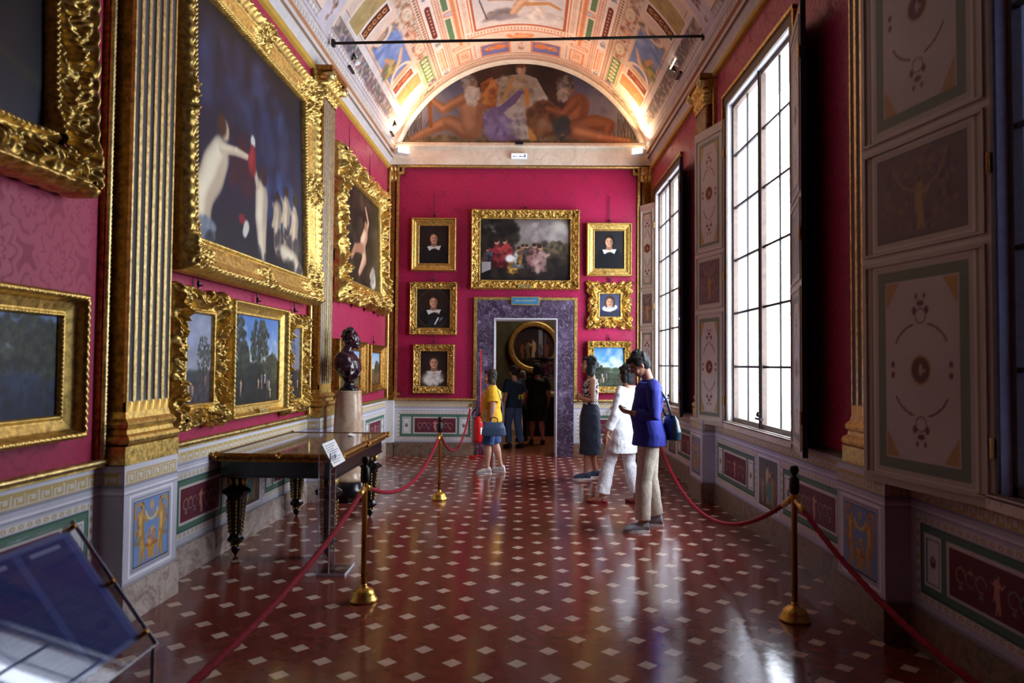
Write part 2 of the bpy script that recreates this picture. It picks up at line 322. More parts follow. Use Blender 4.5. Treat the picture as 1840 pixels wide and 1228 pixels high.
# ------------------------------------------------------------ frames
def _n(a, b, k, s): return np.sin(a * k + 2.1 * np.sin(b * k * .8 + s)) * np.sin(b * k * 1.1 + 1.7 * np.sin(a * k * .6 + 2 * s))
def make_frame(w, h, fw, depth, style, mat, parent, res=.008, name='frame'):
    """rectangular frame centred on the origin facing -y; w, h are the outer size, fw the border, moulded and carved as real relief"""
    P_all = []; V_all = []; F_all = []; k0 = 0
    nv = max(10, int(fw / (res * .8)))
    v = np.linspace(0, 1, nv)
    for side in range(4):
        L = w if side % 2 == 0 else h; Lo = h if side % 2 == 0 else w
        nu = max(12, int(L / res)); t = np.linspace(-1, 1, nu)
        T, Vv = np.meshgrid(t, v)
        a = L / 2 - fw; b = Lo / 2 - fw
        U = T * (a + fw * Vv); N = b + fw * Vv                         # along, outward
        dc = (a + fw * Vv) * (1 - np.abs(T)); dm = np.abs(U)           # distance from mitre / from middle
        out = np.zeros_like(U)
        if style == 'plain':
            H = np.interp(Vv, [0, .04, .14, .18, .62, .70, .74, .9, 1], [.25, .42, .42, .30, .55, .80, 1, 1, .75])
            H += .05 * np.sin(U * 260) * np.exp(-((Vv - .1) / .05) ** 2) + .09 * np.abs(np.sin(U * 75)) * np.exp(-((Vv - .84) / .07) ** 2)
        elif style == 'smooth':
            H = np.interp(Vv, [0, .05, .12, .2, .45, .55, .72, .78, .9, 1], [.2, .5, .5, .32, .42, .62, .62, .95, 1, .7])
        elif style == 'big':
            H = np.interp(Vv, [0, .04, .1, .16, .2, .5, .56, .62, .8, .9, 1], [.3, .45, .45, .35, .45, .6, .62, .75, 1, .9, .6])
            H += .10 * np.abs(np.sin(U * 90)) * np.exp(-((Vv - .07) / .04) ** 2)
            H += .07 * np.clip(np.sin(U * 75 + 9 * Vv) + .5 * _n(U, N, 120, 1), -.4, 1) * np.exp(-((Vv - .80) / .09) ** 2)
            g = np.exp(-(dc / (fw * 1.0)) ** 4) + np.exp(-(dm / (fw * .55)) ** 4); car = .5 + .5 * _n(U, N, 38, .4) + .3 * _n(N, U, 80, 2)
            H += .36 * g * car * np.exp(-((Vv - .55) / .35) ** 4)
        elif style == 'carved':
            H = np.interp(Vv, [0, .05, .12, .18, .45, .75, .85, 1], [.3, .5, .5, .35, .7, .8, 1, .55])
            car = .5 * np.sin(U * 2 * pi / (fw * .9) + 5 * np.sin(Vv * 3.1)) * np.sin(Vv * 9) + .5 * _n(U, N, 9 / fw, .7) + .35 * _n(N, U, 20 / fw, 1.9)
            H += .34 * np.clip(car, -.6, 1) * np.exp(-((Vv - .5) / .28) ** 4) + .12 * np.abs(np.sin(U * 30 / fw * .33)) * np.exp(-((Vv - .9) / .06) ** 2)
            H += .10 * np.abs(np.sin(U * 95)) * np.exp(-((Vv - .09) / .04) ** 2) + .3 * np.exp(-(dc / (fw * .7)) ** 4) * (.5 + .5 * car)
            out = .03 * fw * np.abs(np.sin(dc * 12 / fw * .5)) * Vv ** 3
        else:                                                          # 'baroque': deep scrolls and a wavy outline
            p = fw * (1.9 if style == 'baroque' else 1.25); ph = dc / p
            f = ph - np.floor(ph); cu = (f - .5) * p; cv = (Vv - .55) * fw
            r = np.hypot(cu, cv) / (fw * .5); th = np.arctan2(cv, cu * np.sign(T))
            scroll = np.cos(2 * pi * r * 1.25 - th) * np.exp(-(r / 1.15) ** 4)
            leaf = _n(U, N, 8.5 / fw, .5) * .6 + .3 * _n(N, U, 17 / fw, 2.3) + .12 * _n(U, N, 34 / fw, 1)
            H = np.interp(Vv, [0, .05, .12, .2, .5, .85, 1], [.25, .42, .42, .22, .62, .62, .3])
            env = np.exp(-((Vv - .58) / .36) ** 4)
            H += env * (.34 * scroll + .3 * leaf) + .3 * np.exp(-(dc / (fw * .9)) ** 2) * env
            H = np.maximum(H, .06)
            out = fw * (.22 * np.abs(np.sin(pi * ph)) ** .6 + .07 * np.sin(pi * ph * 4) - .2 + .16 * np.exp(-(dc / (fw * .5)) ** 2)) * Vv ** 2
            inn = fw * .10 * np.sin(pi * ph * 2) * np.exp(-((Vv - .35) / .15) ** 2); out = out + inn
        Y = -depth * H; Nn = N + out; Uu = U + out * np.sign(T) * np.exp(-(dc / (fw * .6)) ** 2)
        # skirt back to the wall
        Nn = np.vstack([Nn[:1], Nn, Nn[-1:]]); Uu = np.vstack([Uu[:1], Uu, Uu[-1:]]); Y = np.vstack([np.zeros((1, nu)) - depth * .08, Y, np.zeros((1, nu))])
        if side == 0: X, Z = Uu, -Nn
        elif side == 1: X, Z = Nn, Uu
        elif side == 2: X, Z = -Uu, Nn
        else: X, Z = -Nn, -Uu
        P = np.stack([X, Y, Z], -1); m = P.shape[0]; idx = np.arange(m * nu).reshape(m, nu) + k0
        F_all.append(np.stack([idx[:-1, :-1], idx[1:, :-1], idx[1:, 1:], idx[:-1, 1:]], -1).reshape(-1, 4)); V_all.append(P.reshape(-1, 3)); k0 += m * nu
    V = np.vstack(V_all); F = np.vstack(F_all); me = bpy.data.meshes.new(name)
    me.vertices.add(len(V)); me.vertices.foreach_set('co', V.reshape(-1).astype(np.float32)); me.loops.add(F.size); me.loops.foreach_set('vertex_index', F.reshape(-1).astype(np.int32))
    me.polygons.add(len(F)); me.polygons.foreach_set('loop_start', (np.arange(len(F)) * 4).astype(np.int32)); me.polygons.foreach_set('loop_total', np.full(len(F), 4, np.int32))
    me.update(calc_edges=True); return link(name, me, mat, parent, True)
def picture(art, w, h, fw, depth, style, loc, rz, label, mat='gold', tilt=0, plate=None, wires=(), wall_up=None, res=.008, group=None):
    """a framed painting: art covers the opening; origin at the centre of the frame's back"""
    r = root('framed_painting', loc, rz); r.rotation_mode = 'XYZ'
    if tilt: r.rotation_euler = (tilt, 0, rz)
    make_frame(w, h, fw, depth, style, mat, r, res)
    iw, ih = w - 2 * fw + .01, h - 2 * fw + .01
    P = np.stack([(art.X - art.x0 - art.w / 2) / art.w * iw, np.full_like(art.X, -depth * .18), (art.Z - art.z0 - art.h / 2) / art.h * ih], -1)
    grid('canvas', P, 'canvas', art.cols(), r)
    b = MB(); b.box(-w / 2 + fw * .4, w / 2 - fw * .4, -depth * .1, .01, -h / 2 + fw * .4, h / 2 - fw * .4); b.build('backing_board', 'brown', r)
    if plate:
        p = MB(); p.box(-plate / 2, plate / 2, -depth * 1.02, -depth * .6, -h / 2 + fw * .2, -h / 2 + fw * .2 + plate * .22); pl = p.build('name_plate', 'gold2', r, bevel=.004)
        q = MB()
        for i in range(2): q.box(-plate * .38, plate * .38, -depth * 1.02 - .002, -depth * 1.02, -h / 2 + fw * .2 + plate * (.06 + .07 * i), -h / 2 + fw * .2 + plate * (.075 + .07 * i))
        q.build('engraving', 'iron', pl)
    for x, top in wires:
        q = MB(); q.tube([(x, -.015, h / 2 - fw * .3), (x, -.015, top)], .006, 6); q.lathe([(.004, -.03), (.014, -.015), (.014, .01), (.004, .02)], (x, -.02, h / 2 + .05), 8)
        q.box(x - .004, x + .03, -.05, -.01, h / 2 + .03, h / 2 + .04); q.build('hanging_rod', 'iron', r)
    tag(r, label, 'painting', group or 'gilt framed paintings'); return r
# ------------------------------------------------------------ ornament painting
WHT = (226, 222, 222); LIL = (206, 206, 220); GRN = (86, 122, 104); PUR = (104, 38, 56); TAN = (206, 180, 130)
def key_band(A, x0, x1, z0, z1, c=(196, 168, 104), bgc=(214, 208, 200)):
    A.rect(x0, x1, z0, z1, bgc); h = z1 - z0; t = h * .085; p = h * 1.25; n = max(1, int((x1 - x0) / p)); p = (x1 - x0) / n
    A.rect(x0, x1, z0, z0 + t, c).rect(x0, x1, z1 - t, z1, c)
    for i in range(n):
        x = x0 + i * p; a = h * .2
        for q in ((x + .06 * p, x + .06 * p + t * 1.5, z0 + a, z1 - a), (x + .06 * p, x + .86 * p, z1 - a - t, z1 - a + t * .6), (x + .80 * p, x + .80 * p + t * 1.5, z0 + a, z1 - a), (x + .34 * p, x + .84 * p, z0 + a - t * .4, z0 + a + t), (x + .34 * p, x + .34 * p + t * 1.5, z0 + a, z0 + h * .6)): A.rect(*q, c)
def eggs(A, x0, x1, z0, z1, horiz=True, c=(176, 148, 108), bgc=(222, 216, 208), per=.062):
    A.rect(x0, x1, z0, z1, bgc); n = max(1, int(((x1 - x0) if horiz else (z1 - z0)) / per))
    for i in range(n):
        if horiz: x = x0 + (i + .5) * (x1 - x0) / n; A.ell(x, (z0 + z1) / 2, per * .3, (z1 - z0) * .36, c); A.ell(x, (z0 + z1) / 2, per * .14, (z1 - z0) * .2, (230, 224, 214))
        else: z = z0 + (i + .5) * (z1 - z0) / n; A.ell((x0 + x1) / 2, z, (x1 - x0) * .36, per * .3, c)
def figure(A, x, z, h, c, c2, mir=1, arm=1):
    k = h
    A.limb([(x - .03 * k * mir, z), (x + .02 * k * mir, z + .24 * k), (x, z + .45 * k)], [.03 * k, .05 * k, .08 * k], c, c2)
    A.limb([(x + .10 * k * mir, z + .02 * k), (x + .07 * k * mir, z + .25 * k), (x + .02 * k * mir, z + .45 * k)], [.03 * k, .045 * k, .07 * k], c, c2)
    A.limb([(x, z + .45 * k), (x - .01 * k * mir, z + .62 * k), (x + .01 * k * mir, z + .76 * k)], [.08 * k, .075 * k, .095 * k], c, c2)
    A.limb([(x + .03 * k * mir, z + .78 * k), (x + .03 * k * mir, z + .84 * k)], [.03 * k, .03 * k], c, c2)
    A.ell(x + .04 * k * mir, z + .91 * k, .05 * k, .065 * k, c); A.ell(x + .02 * k * mir, z + .94 * k, .052 * k, .05 * k, tuple(int(q * .45) for q in c))
    if arm: A.limb([(x + .06 * k * mir, z + .76 * k), (x + .18 * k * mir, z + .66 * k), (x + .26 * k * mir, z + .78 * k * (1 if arm > 0 else .8))], [.035 * k, .028 * k, .022 * k], c, c2)
def grotesque(A, x0, x1, z0, z1, c, cs):                                # central figure with vines, as painted on the dark red fields
    cx, cz, h = (x0 + x1) / 2, z0, z1 - z0
    figure(A, cx, z0 + h * .08, h * .8, c, None, 1, 1); figure(A, cx - .01, z0 + h * .3, h * .5, c, None, -1, 1)
    for sgn in (-1, 1):
        for i in range(3):
            q = cx + sgn * (x1 - x0) * (.16 + .11 * i); A.arc(q, z0 + h * .5, h * .16, 0, 5.2, h * .018, cs[i % len(cs)]); A.ell(q, z0 + h * (.25 + .4 * (i % 2)), h * .07, h * .05, cs[(i + 1) % len(cs)])
def green_panel(A, x0, x1, z0=.29, z1=.77, sides=True, dark=PUR, cs=((150, 120, 110), (110, 120, 130), (170, 130, 90))):
    eggs(A, x0, x1, z1 - .035, z1); eggs(A, x0, x1, z0, z0 + .035); eggs(A, x0, x0 + .035, z0, z1, False); eggs(A, x1 - .035, x1, z0, z1, False)
    x0 += .045; x1 -= .045; z0 += .045; z1 -= .045; A.rect(x0, x1, z0, z1, GRN); A.frame(x0, x1, z0, z1, .007, (60, 90, 80))
    w = x1 - x0; m = .05
    if sides:
        for a in (x0 + .04, x1 - .04 - w * .12):
            A.rect(a, a + w * .12, z0 + m, z1 - m, WHT); A.frame(a + .016, a + w * .12 - .016, z0 + m + .018, z1 - m - .018, .005, (120, 120, 124)); A.ell(a + w * .06, (z0 + z1) / 2, w * .02, .032, (70, 70, 82)); A.ell(a + w * .06, (z0 + z1) / 2 + .01, w * .011, .016, (190, 150, 120))
        a, b = x0 + w * .12 + .09, x1 - w * .12 - .09
    else: a, b = x0 + .06, x1 - .06
    A.rect(a, b, z0 + m, z1 - m, (214, 206, 200)); A.rect(a + .02, b - .02, z0 + m + .02, z1 - m - .02, dark); grotesque(A, a + .03, b - .03, z0 + m + .02, z1 - m - .02, (206, 140, 124), cs)
def dado_art(L, x0, kind='bay', res=.007, seed=1):
    A = Art(L, .74, res, (196, 194, 206), .23, x0); a, b = x0, x0 + L
    A.rect(a, b, .93, .97, (214, 212, 220)); key_band(A, a + .02, b - .02, .855, .935); A.rect(a, b, .84, .85, (150, 150, 170)).rect(a, b, .80, .812, (232, 230, 236)); A.rect(a, b, .79, .797, (160, 160, 176))
    if kind == 'bay':
        g = (L - .16 - .62) / 2; green_panel(A, a + .06, a + .06 + g); green_panel(A, b - .06 - g, b - .06)
        c = (a + b) / 2; A.frame(c - .27, c + .27, .28, .77, .02, (230, 228, 234)); A.rect(c - .235, c + .235, .31, .74, (118, 98, 84)); A.vgrad([(0, (84, 70, 58)), (.4, (128, 108, 84)), (1, (96, 100, 104))], A.win(c - .235, c + .235, .31, .74))
        figure(A, c - .02, .34, .38, (196, 160, 130), (226, 200, 170)); A.ell(c + .03, .45, .07, .10, (88, 140, 136), .4); figure(A, c + .12, .33, .3, (170, 130, 100), None, -1); figure(A, c - .15, .34, .24, (150, 150, 120), None)
    elif kind == 'single': green_panel(A, a + .06, b - .06)
    elif kind == 'pier':
        c = (a + b) / 2; w = min(.21, L * .34); A.frame(c - w - .045, c + w + .045, .27, .78, .012, (240, 240, 246)); A.frame(c - w - .02, c + w + .02, .295, .755, .01, (150, 150, 170)); A.rect(c - w, c + w, .315, .735, (116, 146, 196))
        for m in (-1, 1): figure(A, c + m * w * .58, .33, .39, (172, 128, 66), (224, 182, 108), -m, 1); A.arc(c + m * w * .7, .66, .05, 0, 4, .01, (188, 142, 80)); A.leaves(c + m * w * .8, .55, .03, .12, [(150, 108, 52), (196, 150, 84)], 20, .012, 4)
        A.poly([(c - .07, .43), (c + .07, .43), (c + .03, .37), (c + .05, .335), (c - .05, .335), (c - .03, .37)], (196, 144, 72)); A.ell(c, .43, .075, .015, (150, 96, 48)); A.leaves(c, .48, .05, .05, [(206, 130, 80), (224, 170, 90), (150, 90, 50)], 40, .012, 3); A.ell(c, .68, .022, .03, (206, 160, 100)); A.arc(c, .66, .07, 3.3, 6.1, .007, (214, 200, 150))
        A.frame(c - w, c + w, .315, .735, .006, (70, 60, 60))
    A.rect(a, b, .23, .245, (160, 156, 166)); A.noise(.035, 3, seed); return A
# ------------------------------------------------------------ the room
flo = MB(); flo.box(-2.95, 2.8, -3, 12.55, -.1, 0); struct(flo.build('floor', 'floor'))
Y0, Y1 = -3.0, 12.5
# left wall: crimson cloth above a painted dado
def slab_left(y0, y1, z0, z1, off0, off1, name, mat, parent=None):
    b = MB(); b.add([(LX(y, o), y, z) for z in (z0, z1) for y in (y0, y1) for o in (off0, off1)], [(0, 2, 3, 1), (4, 5, 7, 6), (0, 1, 5, 4), (2, 6, 7, 3), (0, 4, 6, 2), (1, 3, 7, 5)]); return b.build(name, mat, parent)
wl = slab_left(Y0, Y1 + .1, 0, 5.7, -.25, 0, 'wall_left', 'damask_y'); struct(wl)
PL = [(-4.0, -3.4), (.42, 1.05), (4.33, 4.97), (8.2, 8.8)]              # piers on the left
PR = [(.06, .68), (4.23, 4.85), (8.40, 9.0)]                            # piers on the right
TR = root('trim_1'); struct(TR)                                          # everything fixed on the left wall
def dado(face, L, x0, kind, place, parent, name='painted_panel', res=.007, seed=1):
    A = dado_art(L, x0, kind, res, seed); P = np.zeros(A.X.shape + (3,)); px, py = place(A.X); P[..., 0] = px; P[..., 1] = py; P[..., 2] = A.Z
    return grid(name, P, 'dado', A.cols(), parent, False)
def left_place(off): return lambda Xg: (LX(Xg, off), Xg)
def right_place(x): return lambda Xg: (np.full_like(Xg, x), -Xg)         # panel coordinate runs against y on the right wall
bays_l = [(1.05, 4.33), (4.97, 8.2), (8.8, 12.40)]
for i, (a, b) in enumerate(bays_l): dado('l', b - a, a, 'bay', left_place(.012), TR, seed=i, res=.0065 if i else .007)
for i, (a, b) in enumerate(PL[1:]):
    slab_left(a, b, 0, .98, 0, .16, 'pier_dado', 'stone', TR); dado('l', b - a, a, 'pier', left_place(.163), TR, seed=5 + i, res=.005)
    slab_left(a - .012, b + .012, 0, .23, 0, .18, 'pier_base', 'base', TR)
    # side of the dado pier facing the viewer
    A = dado_art(.16, 0, 'none', .01); grid('pier_return', np.stack([LX(a, 0) + A.X, np.full_like(A.X, a - .003), A.Z], -1), 'dado', A.cols(), TR, False)
for a, b in bays_l: slab_left(a, b, 0, .23, 0, .03, 'baseboard', 'base', TR)
def sweep_y(name, prof, y0, y1, xf, mat, parent, n=2):                   # profile of (offset, z) swept along the wall
    b = MB(); rings = []
    for y in np.linspace(y0, y1, n): rings.append([(xf(y, o), y, z) for o, z in prof])
    b.loft(rings); return b.build(name, mat, parent)
def RX(y, o): return 2.33 - o
def bead_run(p0, p1, r, name, mat, parent, step=None, tw=.6):            # carved gilded moulding: rounded bar with a rope of leaves
    p0, p1 = Vector(p0), Vector(p1); L = (p1 - p0).length; n = max(4, int(L / .012)); k = np.linspace(0, L, n); th = np.linspace(0, 2 * pi, 13)[:-1]
    d = (p1 - p0).normalized(); up = Vector((0, 0, 1)) if abs(d.z) < .5 else Vector((1, 0, 0)); u = np.array(d.cross(up).normalized()); w = np.array(Vector(u).cross(d))
    K, T = np.meshgrid(k, np.append(th, 2 * pi)); R = r * (1 + .16 * np.sin(K * 2 * pi / (r * 1.5) + 2 * T) + .1 * np.sin(T * 6))
    P = np.array(p0) + K[..., None] * np.array(d) + (R * np.cos(T))[..., None] * u + (R * np.sin(T))[..., None] * w
    return grid(name, P, mat, None, parent)
def rail_prof(z0, h, d): return [(0, z0), (d * .7, z0), (d * .7, z0 + h * .15), (d, z0 + h * .3), (d, z0 + h * .6), (d * .6, z0 + h * .8), (d * .6, z0 + h), (0, z0 + h)]
def gold_border_left(a, b):
    z0, z1 = .97, 5.10
    sweep_y('gilded_rail', rail_prof(z0, .05, .05), a, b, LX, 'gold', TR); bead_run((LX(a, .05), a, z0 + .035), (LX(b, .05), b, z0 + .035), .018, 'carved_bead', 'gold2', TR)
    for y in (a + .03, b - .03):
        slab_left(y - .028, y + .028, z0, z1, 0, .03, 'gilded_strip', 'golddark', TR); bead_run((LX(y, .04), y, z0), (LX(y, .04), y, z1), .02, 'carved_bead', 'gold2', TR)
for a, b in bays_l: gold_border_left(a, b)
# fluted pilasters on the piers
def pilaster(place, y0, y1, ztop, parent, d=.13):
    """place(y, off, z) -> point. shaft, fillets, base mouldings, capital"""
    def bx(a, b, o0, o1, z0, z1, nm, mat):
        m = MB(); m.add([place(y, o, z) for z in (z0, z1) for y in (a, b) for o in (o0, o1)], [(0, 2, 3, 1), (4, 5, 7, 6), (0, 1, 5, 4), (2, 6, 7, 3), (0, 4, 6, 2), (1, 3, 7, 5)]); return m.build(nm, mat, parent)
    w = y1 - y0; s0, s1 = y0 + .055, y1 - .085; sw = s1 - s0
    bx(y0, y1, 0, .165, .975, 1.09, 'plinth', 'gold')
    m = MB(); prof = [(.16, 1.09), (.185, 1.11), (.19, 1.13), (.18, 1.15), (.155, 1.165), (.15, 1.19), (.165, 1.205), (.17, 1.225), (.16, 1.24), (.14, 1.26), (d, 1.30)]
    rings = []
    for o, z in prof:
        e = (o - d) * .9; a, b = s0 - e - .005, s1 + e + .005; rings.append([place(a, 0, z), place(a, o, z), place(b, o, z), place(b, 0, z)])
    m.loft(rings); m.build('base_moulding', 'gold', parent)
    bx(s0, s1, 0, d - .02, 1.29, ztop - .34, 'shaft_core', 'golddark')
    nf = 6; ny = nf * 14; t = np.linspace(0, 1, ny); f = (t * nf) % 1; flute = -.022 * np.sin(np.clip((f - .2) / .6, 0, 1) * pi) ** .6
    zs = np.array([1.28, 1.36, 1.37, 1.5, ztop - .42, ztop - .34]); P = np.zeros((len(zs), ny, 3)); C = np.zeros((len(zs), ny, 3))
    for j, z in enumerate(zs):
        for i in range(ny):
            k = 0 if j < 2 else 1
            P[j, i] = place(s0 + t[i] * sw, d + flute[i] * k, z)
            C[j, i] = lin((214, 174, 92)) if (f[i] < .17 or f[i] > .83 or k == 0) else lin((158, 152, 152))
    grid('fluted_shaft', P, 'flutes', C, parent, False)
    for i in range(nf + 1):
        y = s0 + sw * i / nf; wdt = sw * .03; bx(max(y - wdt, s0), min(y + wdt, s1), d - .02, d + .004, 1.36, ztop - .34, 'gilded_fillet', 'gold2')
    # capital: bell with leaves, volutes, abacus
    n = 40; nz = 30; U, Vv = np.meshgrid(np.linspace(0, 1, n), np.linspace(0, 1, nz)); P = np.zeros((nz, n, 3))
    for j in range(nz):
        for i in range(n):
            u, v = U[j, i], Vv[j, i]; fl = .07 * v ** 2; yy = s0 - fl + (sw + 2 * fl) * u
            lf = .035 * abs(sin(u * pi * 4)) * (sin(v * pi * 2) ** 2 + .3) + .012 * sin(u * 50 + v * 9) * sin(v * 30)
            P[j, i] = place(yy, (d + .01 + .07 * v ** 2 + lf) * (1 if 0 < u < 1 else .2), ztop - .35 + .29 * v)
    grid('capital_leaves', P, 'gold', None, parent)
    for yy in (s0 - .03, s1 + .03):
        m = MB(); m.tube([place(yy, d - .02, ztop - .11), place(yy, d + .13, ztop - .11)], .055, 16); m.tube([place(yy, d + .12, ztop - .11), place(yy, d + .145, ztop - .11)], .03, 12); m.build('volute', 'gold2', parent, True)
    bx(s0 - .09, s1 + .09, 0, d + .12, ztop - .06, ztop, 'abacus', 'golddark')
def flutemat():
    m = Mat('gilded_flutes', .42); a = m.attr(); m.set('Base Color', a)
    s = m.nt.nodes.new('ShaderNodeSeparateColor'); m.nt.links.new(a, s.inputs[0]); k = (X_(m.nt, s.outputs[0]) - X_(m.nt, s.outputs[2])).sm(.2, .4); m.set('Metallic', k * .9); return m.m
M['flutes'] = flutemat()
for a, b in PL[1:]: pilaster(lambda y, o, z: (LX(y, o), y, z), a, b, 5.12, TR)
# cornices of both long walls
CP = [(0, 5.06), (.045, 5.075), (.05, 5.13), (.03, 5.15), (.02, 5.16), (.03, 5.20), (.06, 5.27), (.09, 5.285), (.09, 5.30), (.07, 5.31), (.075, 5.36), (.11, 5.375), (.11, 5.395), (.085, 5.40), (.095, 5.47), (.12, 5.485), (.13, 5.50), (.13, 5.55)]
def cornice(name, xf, y0, y1, res):
    zs = np.array([z for o, z in CP]); L = np.cumsum([0] + [hypot(a[0] - b[0], a[1] - b[1]) for a, b in zip(CP, CP[1:])]); n = 60; l = np.linspace(0, L[-1], n); o = np.interp(l, L, [q[0] for q in CP]); z = np.interp(l, L, zs)
    ys = np.linspace(y0, y1, int((y1 - y0) / res)); Yg, Zg = np.meshgrid(ys, z); O = np.repeat(o[:, None], len(ys), 1); C = np.zeros(Yg.shape + (3,)); C[:] = (214, 208, 206)
    def band(a, b, c): C[(Zg >= a) & (Zg < b)] = c
    band(5.06, 5.145, (206, 164, 70)); band(5.27, 5.285, (150, 120, 96)); band(5.285, 5.31, (226, 222, 220)); band(5.31, 5.325, (190, 130, 90)); band(5.36, 5.38, (196, 140, 100)); band(5.395, 5.40, (150, 110, 90)); band(5.50, 5.51, (170, 120, 90)); band(5.51, 5.55, (200, 192, 206))
    e = (Zg > 5.40) & (Zg < 5.475); ph = (Yg / .085) % 1; egg = e & (((ph - .5) / .34) ** 2 + ((Zg - 5.437) / .03) ** 2 < 1); C[e] = (176, 158, 148); C[egg] = (226, 214, 206)
    O = O + np.where(egg, .015, 0); P = np.stack([xf(Yg, O), Yg, Zg], -1); return grid(name, P, 'fresco', lin(C), None, False)
cl = cornice('trim_2', LX, 2.5, Y1, .014); struct(cl); cr = cornice('trim_3', lambda y, o: 2.33 - o, 2.5, Y1, .014); struct(cr)
for nm, xf in (('trim_4', LX), ('trim_5', lambda y, o: 2.33 - o)):
    b = MB(); b.loft([[(xf(y, o), y, z) for o, z in CP + [(0, 5.55)]] for y in (Y0, 2.5)]); struct(b.build(nm, 'stucco'))
# ------------------------------------------------------------ right wall with its windows
b = MB()
ys = sorted([q for w_ in WIN for q in w_]); zs0, zs1 = .97, 4.56
b.box(2.33, 2.78, Y0, Y1 + .1, 0, zs0); b.box(2.33, 2.78, Y0, Y1 + .1, zs1, 5.7)
edges = [Y0] + ys + [Y1 + .1]
for a, c in zip(edges[::2], edges[1::2]): b.box(2.33, 2.78, a, c, zs0, zs1)
wr = b.build('wall_right', 'damask_y'); struct(wr)
TR2 = root('trim_6'); struct(TR2)
for i, (a, c) in enumerate([(.68, 4.23), (4.85, 8.40), (9.0, 12.5)]):
    dado('r', c - a, -c, 'bay', right_place(2.318), TR2, res=.008, seed=9 + i); m = MB(); m.box(2.30, 2.33, a, c, 0, .23); m.build('baseboard', 'base_back', TR2)
    sweep_y('gilded_rail', rail_prof(.97, .04, .04), a, c, RX, 'brown', TR2)
for a, c in PR:
    m = MB(); m.box(2.17, 2.33, a, c, 0, .98); m.build('pier_dado', 'stone', TR2); dado('r', c - a, -c, 'pier', right_place(2.167), TR2, res=.007)
    m = MB(); m.box(2.15, 2.33, a - .012, c + .012, 0, .23); m.build('pier_base', 'base_back', TR2)
    A = dado_art(.16, 0, 'none', .01); grid('pier_return', np.stack([2.33 - A.X, np.full_like(A.X, a - .003), A.Z], -1), 'dado', A.cols(), TR2, False)
    pilaster(lambda y, o, z: (2.33 - o * .78, y, z), a, c, 5.12, TR2)
for a, c in [(.68, 4.23), (4.85, 8.40), (9.0, 12.4)]:
    for y in (a + .03, c - .03): m = MB(); m.box(2.29, 2.33, y - .025, y + .025, .97, 5.1); m.build('gilded_strip', 'gold', TR2)
for i, (a, c) in enumerate(WIN[:3]):
    w_ = root('window_%d' % (i + 1), (2.40, (a + c) / 2, zs0)); struct(w_); hw = (c - a) / 2; H = zs1 - zs0
    m = MB()                                                          # casing seen from the room
    m.box(-.09, -.055, -hw - .1, hw + .1, H, H + .10); m.box(-.09, -.06, -hw - .05, -hw, 0, H); m.box(-.09, -.06, hw, hw + .05, 0, H); m.build('casing', 'brown', w_)
    m = MB(); m.box(-.11, -.06, -hw - .13, hw + .13, H + .10, H + .135); m.box(-.105, -.06, -hw - .13, -hw - .1, H - .4, H + .12); m.box(-.105, -.06, hw + .1, hw + .13, H - .4, H + .12); m.build('gilded_surround', 'gold', w_)
    m = MB(); m.box(-.11, .02, -hw - .06, hw + .06, -.04, .03); m.build('window_sill', 'stucco', w_)
    m = MB(); m.box(-.02, .03, -hw, -hw + .04, .03, H); m.box(-.02, .03, hw - .04, hw, .03, H); m.box(-.02, .03, -hw, hw, H - .05, H); m.box(-.02, .03, -hw, hw, .03, .08)
    m.box(-.025, .025, -.032, .032, .03, H); m.build('window_frame', 'brown', w_)
    m = MB()
    for k in range(1, 6): m.box(-.012, .012, -hw, hw, .05 + .59 * k - .012, .05 + .59 * k + .012)
    for q in (-hw / 2, hw / 2): m.box(-.008, .008, q - .007, q + .007, .05, H)
    m.build('glazing_bars', 'iron', w_)
    m = MB(); m.tube([(-.04, 0, .02), (-.04, 0, H)], .008, 6); m.box(-.06, -.03, -.08, .08, .12, .14); m.lathe([(.01, 0), (.022, .02), (.01, .05)], (-.055, 0, .15), 8); m.build('window_bolt', 'iron', w_)
    m = MB(); m.add([(0, -hw, .05), (0, hw, .05), (0, hw, H), (0, -hw, H)], [(0, 1, 2, 3)]); m.build('pane', 'pane', w_)
m = MB()
for a, c in WIN:                                                         # pale plaster inside the outer reveals
    m.box(2.325, 2.781, c - .004, c + .0, zs0, zs1); m.box(2.325, 2.781, a, a + .004, zs0, zs1); m.box(2.325, 2.781, a, c, zs1 - .004, zs1); m.box(2.325, 2.781, a, c, zs0, zs0 + .004)
struct(m.build('trim_7', 'stone'))
# drawn curtain outside the glass of the nearest window
cm = Mat('blue_grey_curtain', .9); cm.set('Base Color', (120, 126, 158)); cm.set('Transmission Weight', 0.)
tn = cm.nt.nodes.new('ShaderNodeBsdfTranslucent'); tn.inputs[0].default_value = (*lin((112, 118, 150)), 1); mx_ = cm.nt.nodes.new('ShaderNodeMixShader'); mx_.inputs[0].default_value = .08
cm.nt.links.new(cm.b.outputs[0], mx_.inputs[1]); cm.nt.links.new(tn.outputs[0], mx_.inputs[2]); cm.nt.links.new(mx_.outputs[0], [n for n in cm.nt.nodes if n.type == 'OUTPUT_MATERIAL'][0].inputs[0])
U, Vv = np.meshgrid(np.linspace(1.86, 3.47, 160), np.linspace(.98, 4.56, 12)); cu = grid('window_curtain', np.stack([2.56 + .03 * np.sin(U * 38) + .012 * np.sin(U * 91 + Vv), U, Vv], -1), cm.m)
tag(cu, 'drawn blue-grey curtain behind the glass of the nearest window', 'curtain')
